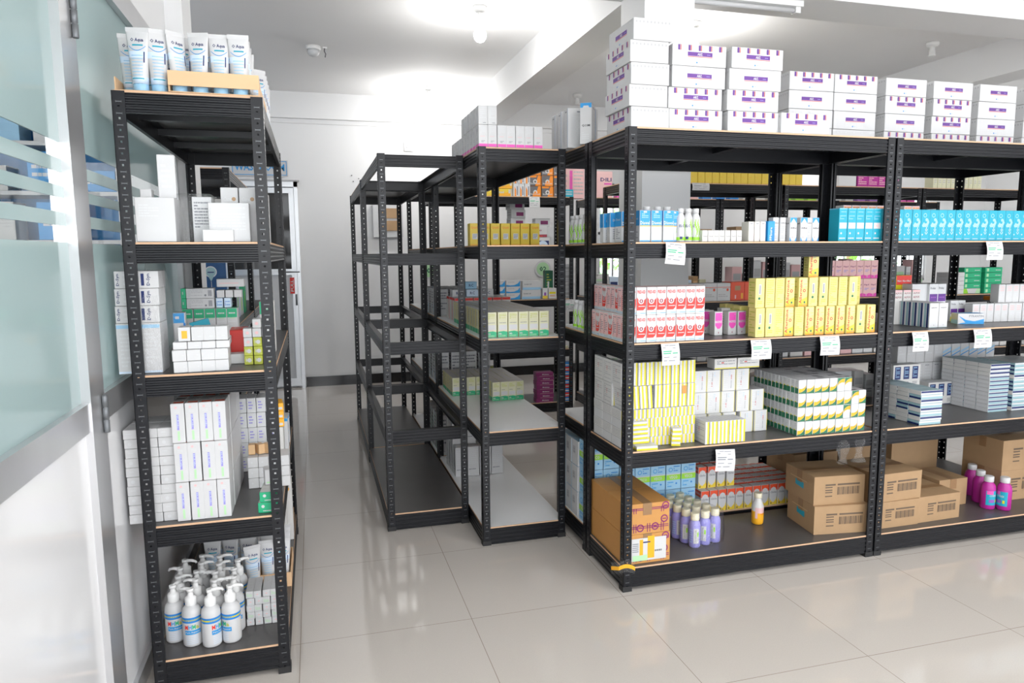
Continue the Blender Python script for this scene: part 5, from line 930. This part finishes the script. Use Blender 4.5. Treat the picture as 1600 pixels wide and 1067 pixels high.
DS=carton('vertical_letter_box',.118,.10,.050,'white',[('F','t','navy','D-Syn',.72,.15,.82,.85,1),('F','r','navy',.60,.15,.67,.85),('F','t','navy','D-Syn',.04,.15,.12,.85,1),('F','l','lgrey',.2,.1,.5,.9,3)]); DB=carton('vertical_letter_tall',.119,.11,.150,'white',[('F','r','paleblue',0,0,1,.05),('F','r','sky',0,.9,1,.97),('F','l','lgrey',.08,.12,.45,.82,9),('F','l','lgrey',.55,.12,.92,.82,9)])
put(DB,'tall_pale_carton',(xl+.016,yl+.097,zl),0,'tall pale blue-edged carton under the bagged lettered ones by the partition','box')
for k in range(3): put(DS,'lettered_carton',(xl+.017+.002*k,yl+.092,zl+.151+.051*k),0,'white carton with dark vertical lettering in the film bag, '+('bottom','middle','top')[k]+' one','box','white cartons with vertical lettering')
bagfilm(xl+.030,yl+.036,zl+.001,xl+.095,yl+.160,zl+.345,'crinkled clear bag around the lettered cartons on the middle board',.45)
yg=yl+.40; GX=lambda u,y=yg: px(u,500,'y',y).x; GZ=lambda v,y=yg,u=330: px(u,v,'y',y).z
gw=(GX(372)-GX(285))/5; gh=GZ(482)-zl
GTc=carton('green_cap_box',gw-.0012,.06,gh,'white',[('F','r','green',0,.80,1,1),('F','l','white',.2,.86,.8,.92,1),('F','r','ltgreen',.25,.775,.75,.79),('F','l','lgrey',.1,.1,.9,.74,9)],top='green')
grid(GTc,'green_capped_carton',(GX(285)+gw/2,yg+.03,zl),(5,1,1),(gw,.06,.03),'green-topped white carton in the row behind the white block',group='green-topped cartons')
bw=GX(336)-GX(293); GT1=carton('green_end_long',bw,.055,.0345,'white',[('F','l','grey',.05,.1,.6,.9,6),('F','b','inkgrey',.80,.2,.94,.8,5),('F','c','inkgrey',.70,.3,.04)]); ge=GX(292.5)-GX(285); GEm=carton('gend',ge,.055,.0345,'green',[('F','l','white',.3,.2,.5,.8,1)])
for k in range(2):
    put(GT1,'long_barcode_carton',(GX(314.5),yg+.03,zl+gh+.001+.0352*k),0,('lower','upper')[k]+' long white carton with barcode above the green-topped row','box','long barcode cartons'); put(GEm,'green_end_carton',(GX(288.6),yg+.03,zl+gh+.001+.0352*k),0,('lower','upper')[k]+' small green carton left of the long barcode ones','box','small green cartons')
put(LW('pinkline',GX(384)-GX(341),.05,.028,[('F','r','rose',.1,.4,.8,.5)]),'pink_line_carton',(GX(362),yg+.045,zl+gh+.0735),0,'long white carton with pink line, topmost at the rear of the middle board','box')
BS=carton('blue_splash',GX(350)-GX(339)-.001,.05,.034,'paleblue',[('F','l','blue',.1,.2,.9,.7,3)])
grid(BS,'blue_splash_carton',(GX(344),yg+.04,zl+gh+.001),(2,1,1),(GX(361)-GX(349),.05,.03),'small pale blue carton with blue pattern at the rear',group='blue pattern cartons')
put(carton('blue_splash_tall',GX(374)-GX(362),.04,.066,'paleblue',[('F','l','blue',.1,.1,.9,.9,6),('F','t','navy','SOFT',.2,.1,.4,.6,1)]),'blue_splash_tall_carton',(GX(383) if 0 else GX(384.5)-.045+.0,yg-.03,zl+gh-.03) if 0 else (GX(379,yg-.05),yg-.05,zl),0,'pale blue patterned packet standing by the post','box')
for i in range(4): put(LW('cube%d'%i,(GX(352)-GX(340)),.05,.026,(),'white'),'white_cube_carton',(GX(346+13.5*i),yg+.04,zl+gh+.0365),0,'small plain white carton over the blue-patterned ones, '+ORD[i]+' from left','box','plain white cartons over the blue-patterned ones') if i<3 else None
put(carton('gpanel',.05,.06,gh+.02,'offwhite',[('F','r','green',0,.75,1,1),('F','l','white',.2,.82,.8,.88,1),('F','l','lgrey',.1,.1,.9,.7,7)]),'green_panel_carton',(xl+.355,yg+.04,zl),0,'carton with bright green panel next to the right post','box')
W4=carton('plain4',.0385,.075,.022,'white',[('F','l','lgrey',.5,.3,.8,.6,1)]); W4b=carton('plain4b',.0385,.075,.0335,'white',[('F','l','lgrey',.7,.4,.85,.6,1)])
grid(W4b,'plain_white_carton',(xl+.125,yl+.055,zl),(4,2,2),(.039,.077,.0345),'plain white carton in the block of the middle board',group='plain white block cartons',rz=.06)
grid(W4,'plain_white_carton',(xl+.128,yl+.06,zl+.069),(4,2,1),(.039,.077,.023),'plain white carton capping the front block',group='plain white capping cartons',rz=.06)
put(carton('orange_sq',.034,.06,.042,'white',[('F','r','amber',.3,.2,.75,.75)]),'orange_square_carton',(xl+.140,yl+.06,zl+.0925),.05,'small white carton with an orange square on the white block','box')
grid(LW('cap3',.034,.06,.042,[('F','l','lgrey',.5,.2,.8,.4,1)]),'white_cap_carton',(xl+.177,yl+.062,zl+.0925),(3,1,1),(.035,.06,.03),'small white carton beside the orange-squared one',group='small white cartons on the block')
put(carton('blue_top_film',.04,.05,.125,'white',[('F','r','azure',0,.75,.9,1),('F','r','blue',.8,0,1,.75),('F','r','white',.2,.85,.5,.9)]),'blue_top_carton',(xl+.095,yl+.175,zl+.09),.1,'white carton with blue top and side peeping behind the white block','box') if 0 else put(carton('blue_top_film',.038,.05,.165,'white',[('F','r','azure',0,.80,.9,1),('F','r','blue',.8,0,1,.80),('F','r','white',.2,.88,.5,.93)]),'blue_top_carton',(px(280,520,'y',.02).x,.045,zl),.1,'white carton with blue top and side peeping behind the white block','box')
put(carton('teal_tri',.06,.012,.025,'teal'),'teal_flap',(px(314,505,'y',.08).x,.08,px(314,512,'y',.08).z),0,'teal leaflet corner sticking up behind the block','leaflet',rot=(0,-.25,.1))
put(carton('red_flat',.055,.12,.10,'red',[('T','l','white',.2,.5,.8,.8,2)],top='red'),'red_carton',(xl+.270,yl+.30,zl),.05,'bright red carton behind the olive green cartons','box')
JO=carton('olive_jo',.026,.05,.0285,'olive',[('F','c','white',.58,.5,.26),('F','r','white',.2,.35,.28,.7)]); JW=carton('white_jo',.026,.05,.0285,'white',[('F','c','rose',.5,.5,.2)])
grid(lambda i,j,k: JO if k<2 or (k==2 and i>0) else JW,'olive_carton',(xl+.312,yl+.145,zl),(3,1,5),(.0285,.05,.0292),'small square-ended carton in the olive and white pile',group='olive and white small cartons',keep=lambda i,j,k: k<4 or i>0)
put(LW('wmid',.07,.05,.032),'white_mid_carton',(xl+.262,yl+.18,zl),.1,'white carton between the block and the olive pile','box')
for i in range(4): put(LW('fan%d'%i,.05,.006,.045,(),'offwhite'),'leaning_carton',(xl+.245+.006*i,yl+.15,zl+.07),1.2,'thin white carton leaning in the fan behind the block, '+ORD[i],'box','leaning thin cartons') if 0 else None
zl=ZL[3]+.001
BC=carton('blue_strip_box',.0375,.10,.121,'white',[('F','r','lilac',.42,.33,.58,.72),('F','l','paleblue',.43,.35,.57,.70,9),('F','r','ltgreen',.44,.06,.60,.30),('F','c','rose',.4,.9,.10),('F','l','lgrey',.3,.76,.7,.84,2),('T','r','scarlet',.2,.05,.95,.25),('T','l','inkgrey',.1,.4,.9,.9,3)],top='offwhite')
grid(BC,'blue_strip_carton',(xl+.111,yl+.075,zl),(4,4,3),(.0385,.103,.1225),'white carton with coloured strip in the three-high block',group='blue and green strip cartons',keep=lambda i,j,k: j==0 or i==3 or k==2,jit=.0015)
W5=carton('low_white',.0455,.09,.0285,'white',[('F','c','lgrey',.35,.5,.12)]); W5b=carton('low_white_b',.0455,.09,.0285,'white',[('F','l','lgrey',.2,.4,.5,.7,1),('F','r','lgrey',.98,0,1,1)])
grid(lambda i,j,k:(W5,W5b)[(i+k)%2],'low_white_carton',(xl-.022,yl+.085,zl),(3,2,10),(.0465,.095,.0292),'small white lying carton in the pile by the partition',group='small white lying cartons') 
grid(BC,'blue_strip_carton',(xl+.035,yl+.55,zl+.0),(3,1,3),(.0385,.103,.1225),'white strip carton in the rear pile by the partition',group='rear strip cartons')
W6=LW('w6',.034,.09,.036,[('F','c','lgrey',.4,.5,.1)])
grid(W6,'white_side_carton',(xl+.292,yl+.33,zl),(4,1,3),(.0345,.1,.037),'small white carton in the pile behind the teal cartons',group='white cartons behind the teal ones',keep=lambda i,j,k: k<3)
grid(LW('w7',.032,.09,.055,[('F','l','lilac',.2,.2,.8,.8,3)],'lgrey'),'lilac_print_carton',(px(380,680,'y',.30).x,.345,zl+.001),(4,1,5),(.0335,.1,.056),'pale carton with lilac print at the rear of the lower board',group='lilac-printed cartons')
for i in range(3): put(carton('kf%d'%i,.012,.05,.05,'tan'),'open_flap',(xl+.285+.02*i,yl+.34,zl+.113),0,'upright brown cardboard flap in the middle pile, '+ORD[i],'cardboard','brown flaps',rot=(0,.3*i-.3,.3)) if 0 else put(carton('kf%d'%i,.022,.03,.035,'tan'),'brown_carton',(xl+.288+.026*i,yl+.33,zl+.113),.5*i,'little brown carton on the white pile, '+ORD[i]+' from left','box','little brown cartons')
TG=carton('teal_green_box',.05,.12,.033,'green',[('F','l','white',.3,.1,.9,.3,1),('F','c','white',.3,.65,.1),('T','r','offwhite',0,0,1,1)],top='offwhite')
for k in range(2): put(TG,'teal_green_carton',(xl+.352+.006*k,yl+.085,zl+.034*k),-.06,('lower','upper')[k]+' bright green carton at the front right of the lower board','box','bright green cartons')
put(LW('lean',.045,.02,.075,[('F','r','ltgreen',.1,.1,.9,.2)]),'leaning_white_carton',(xl+.362,yl+.11,zl+.068),0,'white carton leaning on the bright green ones','box',rot=(.35,0,.15)) if 0 else put(LW('lean',.045,.05,.05,[('F','r','ltgreen',.1,.1,.9,.2)]),'white_carton_on_green',(xl+.362,yl+.12,zl+.069),.15,'white carton resting on the bright green ones','box')
for k in range(3): put(carton('amb%d'%k,.05,.09,.03,'amber',[('R','l','white',.1,.2,.9,.8,2),('F','r','white',.1,.2,.9,.5)]),'amber_carton',(xl+.360,yl+.60,zl+.15+.031*k),.1,'amber and white carton by the aisle edge of the lower board, '+ORD[k]+' up','box','amber cartons'); 
grid(LW('ambbase',.05,.09,.148,(),'offwhite'),'pale_base_carton',(xl+.360,yl+.60,zl),(1,1,1),(1,1,1),'tall pale carton under the amber ones by the aisle edge')
for j,(dy,h) in enumerate(((.36,.10),(.78,.14),(.92,.12))): put(carton('edge%d'%j,.04,.06,h,'white',[('R','l','sky',.1,.2,.9,.8,4),('FR','r','azure',0,.9,1,1)]),'edge_carton',(xl+.374,yl+dy,zl),0,('nearest','middle','furthest')[j]+' white and blue carton standing at the aisle edge of the lower board','box','white and blue edge cartons')
zl=ZL[4]+.001
pmb=bottle_mesh('body',[(.026,0),(.0290,.004),(.0293,.01),(.0293,.106),(.0275,.118),(.022,.127),(.0150,.131),(.0150,.136)],'white',28); PZ=-.032
mb=MB(); mb.lathe([(r,z+PZ) for r,z in [(.0165,.164),(.0175,.166),(.0175,.186),(.015,.191),(.009,.193),(.0085,.200),(.007,.201),(.007,.207)]],'plastic_white',20); mb.rings([[(x,y*.8,z+.207+PZ) for x,y,z in [(.011*math.cos(a*math.pi/6),.011*math.sin(a*math.pi/6),zz) for a in range(12)]] for zz in (0,.006,.010)],'plastic_white'); pmp=mb.mesh('pump_head')
mb=MB(); mb.tube([(0,0,.212+PZ),(.022,0,.214+PZ),(.036,0,.211+PZ),(.040,0,.205+PZ)],[.0065,.0055,.0045,.0035],'plastic_white',8); pmn=mb.mesh('nozzle')
mb=MB(); r_=.0293
def bandr(z0_,z1_,m,off): arc(mb,r_,-math.pi,math.pi,z0_,z1_,m,off,28)
bandr(.092,.099,'blue',.0003); bandr(.0875,.092,'yellow',.0003); bandr(.081,.0875,'blue',.0003)
for i in range(12): arc(mb,r_,-1.0+.17*i,-.92+.17*i,.0882,.0912,'azure',.0007,1)
for t,c,a in (('M','red',-.66),('H','azure',-.27),('M','green',.11),('a','olive',.46)): curved(mb,t,r_+.0004,.060,.060+(.015 if t!='a' else .010),.33,c,a)
arc(mb,r_,-.85,.85,.043,.057,'azure',.0005,10); curved(mb,'Pure Aqueous',r_+.0008,.046,.054,1.5,'white',0)
for i in range(5): arc(mb,r_,-.75,.5,.036-.006*i,.0375-.006*i,'paleblue',.0005,5)
arc(mb,r_,1.6,3.0,.012,.075,'offwhite',.0004,6)
for i in range(7): arc(mb,r_,1.7,2.8,.018+.008*i,.020+.008*i,'lgrey',.0006,4)
pml=mb.mesh('label')
def pump(x,y,rz,lab,prz):
    r=root('pump_bottle',(x,y,zl),rz,lab,'bottle','white pump bottles'); put(pmb,'body',parent=r); put(pml,'label',parent=r); p=put(pmp,'pump_head',parent=r); put(pmn,'nozzle',(0,0,0),prz-rz,parent=p); return r
fp=[(273,1000,.25),(300,1006,.2),(330,1007,1.0),(361,1000,-.75)]
for i,(u,v,rz) in enumerate(fp): p=px(u,v,'z',zl); pump(p.x+.004,p.y+.006,rz,'white pump bottle in the front row, '+('leftmost, letters facing left','second, letters to the front','third, turned to its back label','rightmost, red letter showing')[i],(.3,2.6,.15,.1)[i] if i!=0 else 1.2)
for j in range(1,5):
    for i in range(4 if j<4 else 3):
        if j==4 and i==0: continue
        p=px(fp[i][0],fp[i][1],'z',zl); pump(p.x+.006*(j%2)+.004,p.y+.006+.066*j,random.uniform(-.8,.8),'white pump bottle, '+ORD[j]+' rank back, '+ORD[i]+' from left',random.choice([.2,2.8,3.3,-.3,.6]))
tray(.19,.30,.055,(xl+.185,yl+.595,zl),0,'cardboard tray of lotion tubes on the lowest board, partition side',grp=None)
for j in range(4):
    for i in range(3): tube_((xl+.115+.062*i,yl+.495+.066*j,zl+.004),random.uniform(-.3,.3),'pale blue lotion tube in the lowest tray, '+ORD[i]+' from left, '+ORD[j]+' rank back','lotion tubes in the lowest tray')
tube_((xl+.268 if 0 else xl+.262,yl+.405,zl),.35,'pale blue lotion tube standing alone beside the lowest tray','lotion tubes near the lowest trays')
tray(.115,.24,.055,(xl+.345 if 0 else xl+.338,yl+.53,zl),0,'narrow cardboard tray of lotion tubes on the lowest board, aisle side')
for j in range(3):
    for i in range(2): tube_((xl+.312+.052*i,yl+.45+.072*j,zl+.004),random.uniform(-.2,.2),'pale blue lotion tube in the narrow tray, '+ORD[i]+' from left, '+ORD[j]+' rank back','lotion tubes in the narrow tray',.98,.05)
brown('small_brown_carton',.05,.10,.05,(xl+.252,yl+.31,zl),0,'small brown carton beside the pump bottles, first of two',prt=False,tape='cardboard'); brown('small_brown_carton',.045,.10,.05,(xl+.301,yl+.325,zl),0,'small brown carton nearer the white cartons, second of two',prt=False,tape='cardboard')
WC=carton('slim_white_box',.024,.11,.0235,'white',[('F','c','rose',.5,.5,.12),('F','l','lgrey',.2,.2,.8,.8,2),('T','l','lgrey',.2,.1,.8,.9,8)]); WCb=carton('slim_white_box_b',.024,.11,.0235,'white',[('F','l','ltgreen',.15,.2,.85,.8,3),('T','l','lgrey',.2,.1,.8,.9,8)])
grid(lambda i,j,k:(WC,WCb)[(i*2+k)%3==1],'slim_white_carton',(xl+.272,yl+.200,zl),(4,1,5),(.0258,.12,.0242),'slim white carton in the pile beside the pump bottles',group='slim white cartons pile',jit=.002)
grid(LW('slimbk',.024,.11,.0235),'slim_white_carton',(xl+.272,yl+.315,zl+.074),(4,1,2),(.0258,.12,.0242),'slim white carton in the rear of the pile on the lowest board',group='slim white cartons pile, rear') if 0 else None
OS=carton('orange_sheet_box',.035,.06,.15,'offwhite',[('F','r','scarlet',.1,.5,.9,.8),('F','r','orange',.2,.84,.8,.95)])
grid(OS,'orange_grid_carton',(xl+.09,yl+.82,zl+.0),(3,1,2),(.037,.06,.151),'carton with orange-red panels at the rear of the lowest board',group='orange-red panel cartons')
grid(LW('rw',.06,.06,.26,[('F','l','lgrey',.1,.1,.9,.9,9)],'lgrey'),'tall_grey_carton',(xl+.20,yl+.86,zl),(2,1,1),(.065,.06,.1),'tall pale grey carton at the rear of the lowest board',group='tall grey rear cartons')
put(carton('rtop',.05,.06,.29,'offwhite',[('F','r','red',.1,.88,.9,.92),('F','r','teal',.1,.4,.8,.6),('F','c','amber',.5,.25,.3)]),'teal_amber_carton',(xl+.345,yl+.80,zl),0,'tall carton with teal panel and amber disc at the rear by the aisle','box')
put(carton('rtop2',.04,.06,.27,'offwhite',[('F','c','amber',.5,.85,.25)]),'amber_disc_carton',(xl+.375 if 0 else xl+.372,yl+.90,zl),0,'pale carton with amber disc behind the teal-panelled one','box')
brown('small_brown_carton',.10,.12,.07,(xl+.340,yl+1.02,zl),0,'small brown carton at the far aisle end of the lowest board',prt=False,tape='cardboard')
# stock beyond the partition, seen through the left rack
pp_=px(331,450,'y',1.592); p=root('advert_poster',(pp_.x,1.592,pp_.z-.02),0,'dark blue poster with a white balloon-shaped logo on the rack beyond the partition','poster','posters')
B('sheet',lambda b:b.box(-.075,-.003,-.03,.075,0,.17,'poster_blue'),p)
B('logo',lambda b:(b.face([(.030*math.cos(a*math.pi/10),-.0042,.105+.030*math.sin(a*math.pi/10)) for a in range(20)],'lgrey'),b.face([(.025*math.cos(a*math.pi/10),-.0048,.105+.025*math.sin(a*math.pi/10)) for a in range(20)],'steelteal'),b.face([(-.014,-.0046,.082),(.014,-.0046,.082),(0,-.0046,.055)],'steelteal'),b.tube([(0,-.0045,.055),(0,-.0045,.0)],.0012,'lgrey',5),b.box(-.016,-.0052,.10,.016,-.0049,.106,'navy')),p)
random.seed(21)
for lv in (1,2,3):
    for j in range(5):
        c=('lgrey','green','offwhite','dgreen','paleblue')[(j+lv)%5]; put(carton('bey%d%d'%(lv,j),.12,.14,.14+.04*(j%3),c,[('F','l','inkgrey',.2,.3,.8,.8,3),('R','r','lime',.1,.2,.4,.8)]),'stock_carton',(-1.64,1.75+.22*j,ZB[lv]+.001),0,dict(lgrey='pale grey',green='green',offwhite='off-white',dgreen='dark green',paleblue='pale blue')[c]+' carton on the rack beyond the partition, '+('','upper','middle','lower')[lv]+' board, '+ORD[j]+' back','box','cartons beyond the partition')
# the shop display seen through the clear bands of the partition glass
sh=root('display_shelf',(-3.35,1.60,0),0,'white display shelving with blue panels seen through the clear bands of the partition','shelf')
B('back_panel',lambda b:b.box(-1.3,.28,0,1.3,.30,2.3,'azure'),sh)
for z in (.9,1.16,1.40,1.64,1.88,2.12): B('shelf_board',lambda b:b.box(-1.28,0,z,1.28,.28,z+.02,'white'),sh)
for x in (-1.3,1.28): B('upright',lambda b:b.box(x,0,0,x+.02,.28,2.3,'white'),sh)
random.seed(31)
for zi,z in enumerate((1.18,1.42,1.66,1.90)):
    x=-4.6; i=0
    while x<-2.25:
        w=random.uniform(.07,.24); c=random.choice(['azure','white','sky','azure','offwhite','grey','white','paleblue']); hh=random.uniform(.10,.20)
        put(carton('disp%d_%d'%(zi,i),w,.16,hh,c,[('F','l','white' if c=='azure' else 'sky',.15,.3,.85,.7,2)]),'display_carton',(x+w/2,1.70,z+.002),0,dict(azure='blue',white='white',sky='sky blue',offwhite='off-white',grey='grey',paleblue='pale blue')[c]+' pack on shop shelving behind the glass, '+('lowest','lower','middle','upper')[zi]+' shelf, '+ORD[min(i,23)]+' from left','box','packs behind the partition glass'); x+=w+random.uniform(.01,.10); i+=1
